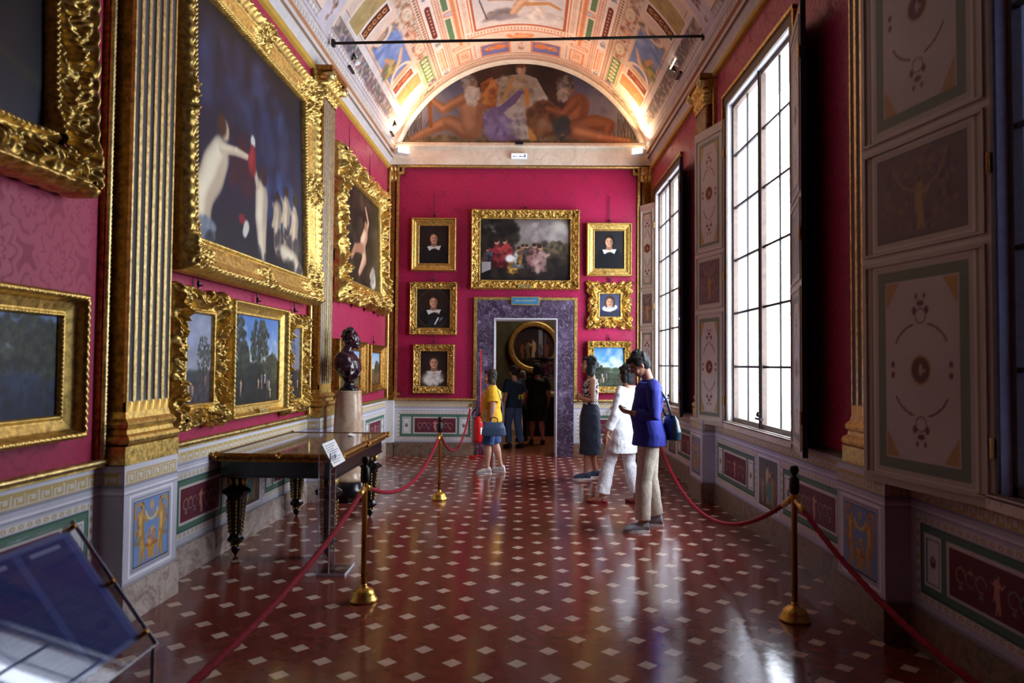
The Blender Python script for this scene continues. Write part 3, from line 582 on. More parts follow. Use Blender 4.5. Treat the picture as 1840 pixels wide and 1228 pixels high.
# painted shutters
def shutter_art(w, h):
    A = Art(w, h, .009, (198, 190, 172)); z = .1
    def fr(x0, x1, z0, z1): A.frame(x0, x1, z0, z1, .008, (150, 128, 96)); A.frame(x0 + .02, x1 - .02, z0 + .02, z1 - .02, .006, (226, 218, 204))
    mg = w * .12
    def tall(z0, z1):
        fr(mg * .7, w - mg * .7, z0, z1); A.rect(mg + .03, w - mg - .03, z0 + .06, z1 - .06, (112, 124, 104)); t = .04 * w / .6; x0, x1 = mg + .03 + t, w - mg - .03 - t; a, b = z0 + .06 + t, z1 - .06 - t
        A.rect(x0, x1, a, b, (206, 196, 186)); cx, cz = w / 2, (a + b) / 2
        for sx in (-1, 1):
            for sz in (-1, 1):
                ex, ez = cx + sx * (x1 - x0) / 2, cz + sz * (b - a) / 2; A.poly([(ex, ez), (ex - sx * (x1 - x0) * .2, ez), (ex, ez - sz * (b - a) * .16)], (190, 150, 84))
                A.arc(cx, cz + sz * (b - a) * .06, (x1 - x0) * .40, .5 if sz > 0 else -.5, (1.3 if sz > 0 else -1.3), .006, (120, 60, 62), (b - a) * .2) if sx > 0 else A.arc(cx, cz + sz * (b - a) * .06, (x1 - x0) * .40, pi - .5 if sz > 0 else pi + .5, (pi - 1.3 if sz > 0 else pi + 1.3), .006, (120, 60, 62), (b - a) * .2)
                A.ell(cx + sx * .045, cz + sz * (b - a) * .33, .016, .022, (96, 44, 50)); A.ell(cx + sx * (x1 - x0) * .4, cz + sz * .03, .014, .018, (110, 40, 48)); A.ell(cx + sx * .03, cz + sz * (b - a) * .41, .012, .016, (110, 84, 70))
        for sz in (-1, 1): A.ell(cx, cz + sz * (b - a) * .37, .026, .016, (96, 40, 46)); A.arc(cx, cz + sz * (b - a) * .3, .04, 0, 6.3, .004, (130, 84, 80))
        A.ell(cx, cz, .078, .085, (196, 160, 90), 0, .06); A.ell(cx, cz, .066, .073, (92, 20, 30), 0, .06); A.ell(cx, cz, .012, .035, (196, 150, 140)); A.ell(cx + .015, cz - .005, .02, .01, (180, 130, 120))
    def square(z0, z1, seed):
        fr(mg * .7, w - mg * .7, z0, z1); x0, x1 = mg + .03, w - mg - .03; a, b = z0 + .06, z1 - .06; A.rect(x0, x1, a, b, (112, 92, 96))
        A.leaves(w / 2, (a + b) / 2, (x1 - x0) * .46, (b - a) * .46, [(130, 108, 104), (88, 70, 78), (150, 120, 90), (140, 100, 110)], 110, .018, seed, .8); figure(A, w / 2, a + .04, (b - a) * .6, (176, 138, 92), None)
        A.arc(w / 2, b - .04, (x1 - x0) * .3, 3.2, 6.2, .008, (150, 120, 100)); A.frame(x0, x1, a, b, .005, (80, 70, 66))
    tall(.05, 1.30); square(1.36, 1.98, 3); tall(2.04, 3.40 if h > 3.45 else h - .05); A.rect(0, w, 1.318, 1.342, (224, 216, 200)).rect(0, w, 1.998, 2.022, (224, 216, 200)); A.noise(.05, 4, 2); return A
def shutter(hx, hy, fx, fy, label, sl=.93):
    """leaf between hinge and free edge; the painted face looks at the room's axis towards the viewer"""
    d = Vector((fx - hx, fy - hy, 0)); w = d.length; rz = atan2(-d.y, -d.x); r = root('window_shutter', (fx, fy, sl), rz)
    h = 3.5; m = MB(); m.box(0, w, .002, .04, 0, h); m.build('leaf', 'navy', r, bevel=.004)
    A = shutter_art(w, h); A.flat('painted_face', 'shutter', r, 0)
    m = MB()
    for z0, z1 in ((.05, 1.30), (1.36, 1.98), (2.04, 3.40)):
        for q in ((.03, w - .03, z0 - .004, z0 + .010), (.03, w - .03, z1 - .010, z1 + .004), (.03, .044, z0, z1), (w - .044, w - .03, z0, z1)): m.box(q[0], q[1], -.012, .003, q[2], q[3])
    m.build('panel_moulding', 'cream', r)
    m = MB()
    for z in (.3, 1.7, 3.1): m.tube([(w - .002, -.01, z - .05), (w - .002, -.01, z + .05)], .010, 8)
    m.build('hinge', 'brass', r); tag(r, label, 'shutter', 'window shutters'); return r
M['shutter'] = painted('painted_shutter', .45, .4)
shutter(2.31, 7.98, 2.13, 8.6, 'painted shutter leaf with dark red medallion, far side of the middle window')
shutter(2.31, 3.47, 2.13, 4.40, 'large painted shutter leaf in deep shade beside the nearest window')
shutter(2.31, 12.1, 2.11, 12.42, 'narrow painted shutter leaf in the far corner beside the end wall')
shutter(2.13, 5.35, 2.31, 6.02, 'dark shutter leaf seen almost edge-on, near side of the middle window')
shutter(2.14, 9.45, 2.31, 10.17, 'dark shutter leaf seen almost edge-on, near side of the farthest window')
# ------------------------------------------------------------ back wall, doorway
DX0, DX1, DZ = -.45, .67, 2.43
b = MB(); b.box(-2.6, DX0, 12.5, 13.1, 0, 5.7); b.box(DX1, 2.8, 12.5, 13.1, 0, 5.7); b.box(DX0, DX1, 12.5, 13.1, DZ, 5.7); struct(b.build('wall_back', 'damask_x'))
b = MB(); b.box(-3, 2.8, Y0 - .2, Y0, 0, 7.2); struct(b.build('wall_front', 'damask_x'))
D = root('door_1', (0, 12.5, 0)); struct(D)
m = MB(); m.box(-.75, DX0, -.05, .62, 0, 2.75); m.box(DX1, .96, -.05, .62, 0, 2.75); m.box(DX0, DX1, -.05, .62, DZ, 2.75); m.build('marble_surround', 'door_marble', D)
m = MB(); m.box(DX0, DX0 + .02, -.06, .6, 0, DZ - .02); m.box(DX1 - .02, DX1, -.06, .6, 0, DZ - .02); m.box(DX0, DX1, -.06, .6, DZ - .02, DZ); m.build('inner_bead', 'stone', D)
m = MB(); m.box(-.81, -.75, -.06, 0, .97, 2.75); m.box(.96, 1.02, -.06, 0, .97, 2.75); m.box(-.81, 1.02, -.06, 0, 2.75, 2.80); m.build('gilded_border', 'gold', D, bevel=.008)
TB = root('trim_8'); struct(TB)
for x0, x1 in ((-2.2, -.752), (.962, 2.2)):
    A = dado_art(x1 - x0, x0, 'single', .0065); grid('painted_panel', np.stack([A.X, np.full_like(A.X, 12.488), A.Z], -1), 'dado', A.cols(), TB, False)
    m = MB(); m.box(x0 - .1, x1, 12.46, 12.5, 0, .23); m.build('baseboard', 'base_back', TB)
    m = MB(); m.box(x0, x1, 12.45, 12.5, .955, 1.01); m.build('gilded_rail', 'gold', TB, bevel=.012); bead_run((x0, 12.445, .985), (x1, 12.445, .985), .015, 'carved_bead', 'gold2', TB)
m = MB(); m.box(-2.2, 2.2, 12.45, 12.5, 5.10, 5.155); m.build('gilded_rail', 'gold', TB, bevel=.012); bead_run((-2.2, 12.445, 5.12), (2.2, 12.445, 5.12), .015, 'carved_bead', 'gold2', TB)
for s_, xe in ((1, -2.2), (-1, 2.12)):
    m = MB(); m.box(min(xe, xe + .045 * s_), max(xe, xe + .045 * s_), 12.45, 12.5, 1.0, 5.12); m.box(min(xe, xe + .13 * s_), max(xe, xe + .13 * s_), 12.448, 12.5, 4.98, 5.03); m.box(min(xe + .09 * s_, xe + .13 * s_), max(xe + .09 * s_, xe + .13 * s_), 12.446, 12.5, 4.98, 5.11)
    m.box(min(xe, xe + .10 * s_), max(xe, xe + .10 * s_), 12.448, 12.5, 1.06, 1.10); m.build('gilded_strip', 'gold', TB)
    # corner pilaster
    m = MB(); a, c = (xe - .2, xe) if s_ > 0 else (xe, xe + .2); m.box(a, c, 12.40, 12.5, 0, .97); m.build('corner_dado', 'white', TB); m = MB(); m.box(a, c, 12.39, 12.5, 0, .23); m.build('corner_base', 'base_back', TB)
    m = MB(); m.box(a, c, 12.39, 12.5, .97, 1.12); m.box(a + .02, c - .02, 12.40, 12.5, 1.12, 1.22); m.box(a + .03, c - .03, 12.42, 12.5, 1.22, 4.85)
    for q in range(3): x = a + .03 + (c - a - .06) * (q + .5) / 3; m.box(x - .01, x + .01, 12.405, 12.42, 1.3, 4.8)
    m.build('corner_pilaster', 'golddark', TB)
    U, Vv = np.meshgrid(np.linspace(0, 1, 24), np.linspace(0, 1, 20)); P = np.stack([a + (c - a) * U, 12.42 - .09 * Vv ** 2 - .025 * np.abs(np.sin(U * 9)) * np.sin(Vv * 6) ** 2, 4.85 + .25 * Vv], -1); grid('corner_capital', P, 'gold', None, TB)
m = MB(); m.box(-2.35, 2.33, 12.44, 12.5, 5.155, 5.47); m.build('marble_frieze', 'stucco', TB)
m = MB(); m.box(-2.3, 2.3, 12.38, 12.5, 5.47, 5.50); m.box(-2.3, 2.3, 12.41, 12.5, 5.50, 5.545); m.build('ledge', 'stucco', TB)
# ------------------------------------------------------------ the frescoed vault and lunette
PHM = 1.175; VR = 2.44
def vault_pt(s, Y):
    ph = s / VR; xl = LX(Y, .13); xr = 2.20; xc = (xl + xr) / 2; hw = (xr - xl) / 2
    return np.stack([xc + hw * np.sin(ph) / sin(PHM), Y, 5.55 + 1.5 * (np.cos(ph) - cos(PHM)) / (1 - cos(PHM))], -1)
SM = VR * PHM
def vault_art():
    A = Art(2 * SM, 5.5, .0115, (230, 206, 188), 7.0, -SM); R_ = A.rect
    OR = (222, 140, 92); WH = (238, 226, 214); RB = (150, 70, 50); PK = (232, 196, 176)
    for m in (-1, 1):
        def r(a, b, y0, y1, c, al=1): A.rect(min(m * a, m * b), max(m * a, m * b), y0, y1, c, al)
        def fr(a, b, y0, y1, t, c): A.frame(min(m * a, m * b), max(m * a, m * b), y0, y1, t, c)
        def dots(s0, y0, y1, per, rx, ry, c, bgc=None, w=.05):
            if bgc: r(s0 - w, s0 + w, y0, y1, bgc)
            for y in np.arange(y0 + per / 2, y1, per): A.ell(m * s0, y, rx, ry, c)
        r(2.76, SM, 7, 12.5, (200, 196, 212)); dots(2.81, 7, 12.45, .10, .028, .04, (228, 214, 206), (170, 160, 158), .04); r(2.74, 2.76, 7, 12.5, (150, 120, 100))
        r(2.56, 2.74, 8.4, 12.4, (150, 132, 128)); A.leaves(m * 2.65, 10.4, .10, 2.0, [(88, 104, 92), (186, 160, 160), (120, 84, 96), (206, 190, 180), (150, 110, 90), (96, 92, 120)], 700, .035, 5)
        r(2.46, 2.56, 8.45, 12.3, (216, 206, 204)); r(2.44, 2.46, 8.45, 12.3, (150, 110, 90))
        # stack of side fields
        r(1.82, 2.44, 8.45, 12.1, (226, 200, 184)); r(1.86, 2.42, 11.36, 11.76, OR); fr(1.84, 2.45, 11.34, 11.80, .022, WH); A.leaves(m * 2.14, 11.56, .25, .16, [(232, 158, 110), (206, 120, 76)], 40, .04, 3, .4)
        r(1.94, 2.40, 11.07, 11.28, RB); fr(1.92, 2.43, 11.05, 11.31, .02, WH); A.leaves(m * 2.16, 11.17, .2, .06, [(206, 150, 100), (190, 110, 70)], 40, .02, 4)
        r(1.86, 2.44, 9.58, 10.92, (176, 130, 110)); r(1.90, 2.42, 9.66, 10.86, (112, 136, 190)); fr(1.86, 2.44, 9.58, 10.92, .03, (220, 180, 150))
        A.leaves(m * 2.16, 10.05, .22, .3, [(130, 150, 200), (164, 176, 208), (98, 120, 176)], 50, .1, 6, .5); A.leaves(m * 2.30, 10.5, .13, .22, [(130, 120, 90), (196, 176, 96), (90, 110, 90), (170, 110, 80)], 70, .05, 7)
        A.limb([(m * 1.96, 10.35), (m * 2.08, 10.6), (m * 2.25, 10.74)], [.03, .05, .05], (206, 160, 130), (236, 206, 180)); A.limb([(m * 2.28, 10.2), (m * 2.2, 10.45)], [.03, .05], (200, 150, 110)); A.leaves(m * 2.1, 9.7, .24, .10, [(160, 110, 90), (110, 110, 100), (206, 170, 140)], 40, .04, 8)
        A.arc(m * 2.15, 9.62, .16, 0, 3.14, .03, (224, 206, 190)); A.arc(m * 2.15, 10.95, .22, 3.14, 6.28, .03, (232, 208, 186)); A.ell(m * 2.15, 10.98, .2, .05, (206, 168, 130)); 
        r(1.90, 2.42, 9.12, 9.32, (96, 40, 34)); fr(1.88, 2.44, 9.10, 9.34, .018, WH)
        for q in range(5): A.arc(m * (1.97 + q * .1), 9.22, .035, .5, 5.5, .010, (206, 150, 80))
        r(1.88, 2.50, 8.68, 9.06, (184, 158, 106)); fr(1.85, 2.53, 8.64, 9.09, .02, (236, 224, 210)); A.leaves(m * 2.2, 8.86, .27, .14, [(196, 172, 120), (164, 136, 90)], 40, .05, 12, .4)
        # outer strip with roundels, putti and balusters
        r(1.60, 1.82, 7, 12.1, (206, 188, 172)); A.leaves(m * 1.71, 10.0, .1, 1.2, [(170, 130, 100), (224, 206, 188), (130, 110, 96), (150, 70, 50), (206, 160, 130)], 170, .035, 9)
        for y in (9.70, 10.76): A.ell(m * 1.69, y, .105, .19, (190, 120, 84)); A.ell(m * 1.69, y, .088, .165, (230, 214, 192)); A.leaves(m * 1.69, y, .05, .1, [(206, 184, 140), (190, 170, 150)], 15, .02, 3)
        figure(A, m * 1.72, 10.06, .42, (206, 140, 110), (240, 200, 176), m)
        r(1.61, 1.78, 11.12, 12.0, (104, 132, 84))
        for q in range(6): A.ell(m * 1.69, 11.22 + q * .14, .06, .045, (232, 218, 196)); A.ell(m * 1.69, 11.22 + q * .14, .03, .022, (180, 150, 120))
        r(1.80, 1.84, 11.1, 12.0, (226, 170, 130)); A.leaves(m * 1.66, 12.1, .09, .07, [(110, 60, 60), (90, 100, 120), (226, 210, 200)], 30, .03, 2)
        # ribs
        dots(1.54, 7, 12.15, .075, .026, .026, (150, 110, 84), (226, 206, 190), .045); r(1.49, 1.50, 7, 12.2, (196, 130, 96)); r(1.585, 1.60, 7, 12.2, (196, 130, 96))
        r(1.30, 1.48, 7, 12.2, (236, 220, 212)); dots(1.25, 7, 12.2, .07, .022, .026, (206, 140, 106), (234, 212, 196), .04); r(1.205, 1.215, 7, 12.2, (190, 120, 90)); r(1.29, 1.30, 7, 12.2, (190, 120, 90))
        for y0, y1 in ((9.86, 10.8), (8.0, 8.9)):
            r(1.345, 1.43, y0 + .05, y1 - .05, (112, 44, 40)); A.ell(m * 1.3875, y0 + .05, .043, .06, (112, 44, 40)); A.ell(m * 1.3875, y1 - .05, .043, .06, (112, 44, 40)); dots(1.387, y0 + .05, y1 - .05, .10, .016, .03, (196, 150, 130))
        for y in (9.6, 11.0, 12.1): A.leaves(m * 1.39, y, .05, .10, [(130, 136, 150), (100, 110, 130), (206, 190, 190)], 22, .02, 4)
        r(1.34, 1.44, 11.25, 11.95, (236, 200, 180)); fr(1.33, 1.45, 11.22, 11.98, .012, OR); dots(1.39, 11.3, 11.9, .08, .025, .02, (206, 130, 96))
        # green blocks, orange framing, small squares
        r(.96, 1.20, 7, 12.15, PK); r(.985, 1.03, 7, 11.42, OR); r(1.08, 1.17, 10.45, 11.12, (98, 130, 92)); r(1.08, 1.17, 9.4, 10.2, (98, 130, 92)); r(1.08, 1.17, 8.1, 9.0, (98, 130, 92)); fr(1.065, 1.185, 10.42, 11.15, .012, WH); fr(1.065, 1.185, 9.38, 10.23, .012, WH)
        A.ell(m * 1.09, 10.33, .09, .07, OR); A.ell(m * 1.09, 10.33, .065, .05, (190, 190, 210)); r(1.0, 1.14, 11.2, 11.22, OR)
        fr(.86, 1.17, 11.44, 11.54, .02, OR); fr(.86, 1.12, 11.66, 12.10, .022, OR); r(.90, 1.08, 11.70, 12.05, (236, 206, 184)); fr(.92, 1.06, 11.74, 12.0, .012, (216, 140, 100))
        for a in range(4): A.ell(m * .99 + .035 * cos(a * 1.57 + .78), 11.87 + .06 * sin(a * 1.57 + .78), .025, .035, (214, 150, 110))
        dots(.80, 11.6, 12.1, .06, .016, .02, (180, 120, 100), (238, 222, 210), .03)
        fr(.18, .70, 11.70, 12.12, .026, OR); r(.21, .67, 11.73, 12.09, (122, 118, 168)); A.leaves(m * .36, 11.86, .1, .08, [(214, 120, 70), (230, 150, 96)], 16, .05, 5); A.leaves(m * .55, 11.88, .08, .06, [(206, 110, 66), (226, 160, 110)], 14, .04, 6)
        # border of the large middle picture
        r(.72, .93, 7, 11.32, (234, 214, 200)); dots(.85, 7, 11.25, .055, .045, .014, (206, 150, 120), (240, 226, 214), .055); r(.775, .785, 7, 11.2, (206, 130, 90)); r(.925, .94, 7, 11.32, (206, 130, 90)); r(.70, .745, 7, 11.14, (176, 92, 60))
    R_(-.93, .93, 11.14, 11.33, (234, 214, 200)); R_(-.80, .80, 11.16, 11.175, (206, 130, 90)); R_(-.94, .94, 11.32, 11.34, (206, 130, 90))
    for x in np.arange(-.86, .88, .055): A.ell(x, 11.245, .014, .05, (206, 150, 120))
    R_(-.745, .745, 11.10, 11.145, (176, 92, 60)); R_(-.70, .70, 7, 11.10, (214, 208, 214))
    A.arc(0, 11.48, .2, 0, 3.14, .03, OR, .1); A.leaves(0, 11.5, .22, .06, [(222, 130, 80), (236, 170, 120)], 26, .035, 3); A.leaves(0, 11.9, .05, .17, [(206, 150, 120), (160, 120, 110), (230, 190, 160)], 26, .025, 8)
    # plain airborne figures with drapery, in the middle picture
    A.vgrad([(0, (190, 190, 206)), (.5, (196, 194, 204)), (1, (214, 206, 204))], A.win(-.69, .69, 7, 11.09)); A.leaves(-.32, 10.78, .24, .12, [(120, 110, 116), (150, 140, 146), (136, 120, 120)], 36, .09, 4); A.leaves(.35, 10.82, .3, .12, [(226, 220, 216), (190, 180, 184), (236, 226, 214)], 40, .08, 5)
    A.limb([(-.10, 10.75), (.02, 10.45), (.18, 10.25)], [.06, .08, .09], (196, 150, 120), (226, 190, 160)); A.limb([(.18, 10.25), (.30, 10.6), (.38, 10.85)], [.09, .07, .045], (214, 196, 184), (240, 230, 220)); A.limb([(.1, 10.5), (.45, 10.4), (.62, 10.5)], [.05, .04, .03], (190, 130, 80), (224, 170, 110)); A.limb([(-.45, 10.3), (-.12, 10.35), (.15, 10.2)], [.03, .04, .05], (180, 140, 110)); A.line([(-.6, 10.25), (-.52, 10.85)], .012, (90, 80, 80)); A.leaves(.1, 9.9, .4, .4, [(206, 150, 90), (190, 170, 180), (150, 110, 90), (226, 206, 190)], 60, .12, 7)
    # arch bands next to the lunette
    R_(-SM, SM, 12.14, 12.5, (222, 196, 176)); R_(-SM, SM, 12.14, 12.155, (190, 120, 90)); R_(-SM, SM, 12.32, 12.34, (196, 140, 110)); R_(-SM, SM, 12.40, 12.5, (206, 196, 190))
    for x in np.arange(-SM, SM, .05): A.ell(x, 12.25 if abs(x) < 1.5 else 12.28, .018, .03, (196, 140, 110))
    for m in (-1, 1): A.leaves(m * 2.15, 12.27, .62, .07, [(130, 136, 110), (190, 170, 140), (110, 100, 90), (226, 206, 180)], 120, .03, 11)
    # transverse bands of the nearer bay
    R_(-SM, -1.6, 7.95, 8.35, (206, 196, 206)).rect(1.6, SM, 7.95, 8.35, (206, 196, 206))
    for m in (-1, 1): A.leaves(m * 2.3, 8.15, .5, .07, [(110, 80, 70), (150, 110, 90)], 50, .03, 12); A.leaves(m * 2.35, 7.45, .4, .35, [(84, 60, 54), (130, 110, 100), (190, 170, 160), (90, 96, 90)], 140, .07, 13)
    A.noise(.05, 2.2, 4); return A
VA = vault_art(); vt = grid('ceiling', vault_pt(VA.X, VA.Z), 'fresco', VA.cols(), None); struct(vt)
A = Art(2 * SM, 10.0, .06, (150, 128, 116), -3, -SM)  # ground of the unseen nearer vault, darkened to cut bounced light
for m in (-1, 1):
    for s0, w_, c in ((2.7, .08, (160, 140, 130)), (2.15, .3, (206, 150, 110)), (2.15, .22, (140, 140, 160)), (1.55, .06, (150, 110, 84)), (1.1, .1, (104, 130, 96)), (.78, .06, (196, 120, 84))): A.rect(min(m * (s0 - w_), m * (s0 + w_)), max(m * (s0 - w_), m * (s0 + w_)), -3, 7, c)
for y in (-1.5, 3.0, 6.2): A.rect(-SM, SM, y, y + .3, (226, 206, 190))
A.noise(.08, 2, 5); c2 = grid('trim_9', vault_pt(A.X, A.Z), 'fresco', A.cols(), None); struct(c2)
def lunette_art():
    A = Art(4.6, 1.66, .0095, (98, 100, 122), 5.5, -2.3); A.vgrad([(0, (120, 104, 92)), (.25, (128, 124, 140)), (.6, (92, 96, 124)), (1, (60, 52, 54))])
    A.leaves(0, 6.45, .85, .75, [(70, 50, 42), (52, 40, 38), (88, 62, 48)], 260, .16, 1, .6); A.leaves(-1.6, 6.1, .6, .4, [(110, 114, 138), (132, 132, 150), (90, 92, 116)], 60, .14, 2, .4); A.leaves(1.7, 6.2, .55, .4, [(106, 104, 124), (124, 120, 134), (84, 82, 104)], 60, .14, 3, .4)
    A.rect(-2.3, 2.3, 5.5, 5.62, (134, 120, 96)); A.leaves(0, 5.62, 2.2, .06, [(110, 108, 80), (96, 84, 66), (146, 128, 104)], 200, .05, 4)
    for m in (-1, 1):
        for k in range(12): x = m * (1.72 + .035 * k); A.line([(x, 5.6), (x + m * .05 * ((k * 7) % 5 - 2), 5.95 + .03 * ((k * 5) % 7))], .008, (70, 66, 58))
    SK = (136, 96, 72); SK2 = (176, 134, 104); S3 = (122, 74, 52); S4 = (156, 102, 74)
    # left reclining figure
    A.limb([(-1.9, 5.62), (-1.45, 5.85), (-1.25, 5.93)], [.05, .09, .11], SK, SK2); A.limb([(-1.25, 5.93), (-.95, 5.78), (-.82, 5.8)], [.11, .14, .15], SK, SK2); A.limb([(-.84, 5.8), (-.84, 6.1), (-.82, 6.32)], [.17, .19, .2], (150, 106, 80), SK2); A.limb([(-1.0, 6.35), (-1.35, 6.15), (-1.6, 6.35)], [.09, .075, .05], SK, SK2)
    A.line([(-1.62, 6.5), (-1.58, 5.85)], .035, (120, 76, 50)); A.limb([(-.66, 6.35), (-.5, 6.1)], [.08, .06], (140, 98, 72)); A.ell(-.88, 6.6, .115, .14, (186, 140, 108)); A.leaves(-.93, 6.66, .13, .12, [(160, 156, 152), (110, 100, 94)], 40, .04, 6); A.leaves(-.84, 6.4, .12, .17, [(190, 186, 180), (166, 160, 154), (206, 202, 196)], 70, .04, 7)
    # central seated figure in pale robe and violet mantle
    A.poly([(-.62, 6.2), (-.5, 6.68), (-.15, 6.78), (.08, 6.8), (.30, 6.72), (.48, 6.4), (.55, 6.1), (.2, 6.25), (.1, 5.9), (-.3, 6.2), (-.5, 6.05)], (170, 160, 150)); A.leaves(-.1, 6.55, .4, .2, [(196, 188, 178), (136, 126, 120), (176, 146, 100), (120, 104, 100)], 120, .05, 8, .5)
    A.poly([(-.7, 6.62), (-.5, 6.75), (-.38, 6.6), (-.42, 6.2), (-.6, 6.15)], (150, 90, 54)); A.leaves(-.53, 6.45, .12, .24, [(176, 110, 60), (120, 66, 44), (196, 140, 80)], 50, .05, 9, .7)
    A.poly([(-.02, 6.5), (.1, 6.5), (-.2, 6.1), (-.42, 6.05), (-.36, 6.2)], (110, 92, 130)); A.poly([(-.66, 6.0), (-.45, 6.2), (-.15, 6.2), (0, 6.0), (.02, 5.6), (-.55, 5.6), (-.6, 5.75)], (128, 112, 158)); A.leaves(-.35, 5.9, .28, .28, [(144, 130, 176), (108, 92, 136), (160, 146, 186)], 70, .07, 10, .6)
    A.poly([(-.28, 6.1), (-.1, 6.25), (.1, 6.15), (.2, 5.85), (.25, 5.62), (.02, 5.62), (0, 5.98), (-.2, 6.0)], (180, 172, 162)); A.leaves(0, 5.9, .16, .26, [(200, 192, 184), (140, 130, 126)], 50, .05, 18, .5); A.poly([(.1, 6.22), (.2, 6.0), (.32, 5.6), (.18, 5.6), (.14, 5.9)], (196, 140, 74)); A.line([(-.12, 6.72), (-.3, 6.3)], .03, (190, 138, 80)); A.line([(.12, 6.5), (.14, 6.25)], .04, (190, 130, 70))
    A.limb([(.45, 6.35), (.2, 6.2)], [.06, .04], (196, 186, 180)); A.ell(.02, 6.88, .085, .12, (190, 150, 122)); A.leaves(.02, 6.98, .09, .05, [(96, 60, 40), (120, 76, 50)], 24, .04, 11); A.ell(0, 6.86, .03, .05, (214, 174, 146))
    # dark tawny mass at the right of the seat, without a drawn creature
    A.leaves(.45, 6.0, .27, .30, [(124, 84, 54), (96, 62, 44), (146, 104, 70), (84, 56, 42)], 160, .07, 12, .7); A.ell(.42, 5.9, .10, .10, (150, 116, 92), 0, .7)
    # right reclining figure
    A.limb([(.95, 5.82), (1.0, 6.05), (1.05, 6.28)], [.17, .18, .17], S3, S4); A.limb([(1.0, 6.3), (.8, 6.08), (.5, 6.18)], [.09, .075, .05], S3, S4); A.limb([(1.0, 5.82), (1.35, 5.92), (1.6, 5.88)], [.15, .13, .1], S3, S4); A.limb([(1.6, 5.88), (1.55, 5.68)], [.09, .06], S3, S4); A.limb([(1.05, 5.75), (1.45, 5.66), (1.95, 5.6)], [.12, .08, .045], S4, (222, 156, 116))
    A.ell(.86, 6.55, .11, .13, (150, 96, 66)); A.leaves(.82, 6.62, .15, .12, [(70, 60, 58), (140, 134, 132), (100, 90, 86)], 50, .04, 14); A.leaves(.78, 6.42, .10, .12, [(170, 160, 150), (140, 128, 118)], 40, .035, 15); A.leaves(.75, 5.85, .12, .25, [(66, 66, 70), (56, 62, 60)], 30, .06, 16)
    A.C *= .88; A.noise(.07, 3, 8); return A
LAa = lunette_art(); P = np.stack([LAa.X - .03, np.full_like(LAa.X, 12.455), LAa.Z], -1)
lun = grid('trim_10', P, 'fresco', LAa.cols(), None, False); struct(lun)
b = MB(); ph = np.linspace(-PHM, PHM, 49)
def archpt(p, k, y): v = vault_pt(np.array(p * VR), np.array(12.46)); c = Vector((-.01, y, 5.55)); return c + (Vector((float(v[0]), y, float(v[2]))) - c) * k
b.loft([[archpt(p, 1.0, 12.46), archpt(p, 1.0, 12.38), archpt(p, .985, 12.37), archpt(p, .965, 12.40), archpt(p, .955, 12.46)] for p in ph]); struct(b.build('trim_11', 'stucco'))
b = MB(); b.box(-2.6, 2.6, 12.52, 12.7, 5.5, 7.4); struct(b.build('wall_4', 'stone'))
# ------------------------------------------------------------ paintings (generic subjects in the tones of the room's pictures)
def landscape(w, h, seed, sky, glow, dark, res=.008, trees=(), ground=.35, people=0):
    A = Art(w, h, res, (60, 70, 90)); A.vgrad([(0, dark), (ground * .8, tuple(int(d * 1.25) for d in dark)), (ground + .06, glow), (1, sky)]); r = random.Random(seed)
    A.leaves(w * .6, h * .75, w * .4, h * .2, [glow, tuple(min(255, int(s * 1.2)) for s in sky), sky], 40, h * .07, seed, .4)
    for i in range(30): x = r.random() * w; A.ell(x, h * (ground + .02 * r.random()), w * .08, h * .05, tuple(int(d * (.9 + .5 * r.random())) for d in dark), 0, .5, .7)
    for tx, th, tw in trees:
        A.line([(tx * w, 0), (tx * w + .01, th * h * .8)], w * .012, (34, 28, 24)); A.leaves(tx * w, th * h * .72, tw * w, th * h * .30, [(36, 42, 38), (52, 58, 46), (28, 32, 32), (70, 74, 56)], 220, w * .022, seed + int(tx * 99), .8)
    A.leaves(w * .5, h * ground * .45, w * .5, h * ground * .45, [dark, tuple(int(d * 1.5) for d in dark), tuple(int(d * .6) for d in dark)], 200, w * .03, seed + 5, .5)
    for i in range(people):
        x = w * (.15 + .7 * r.random()); z = h * (.04 + ground * .5 * r.random()); figure(A, x, z, h * .13, r.choice([(190, 160, 130), (150, 110, 90), (206, 190, 170), (130, 120, 130)]), None, r.choice((-1, 1)))
    A.noise(.06, 12 / w, seed); return A
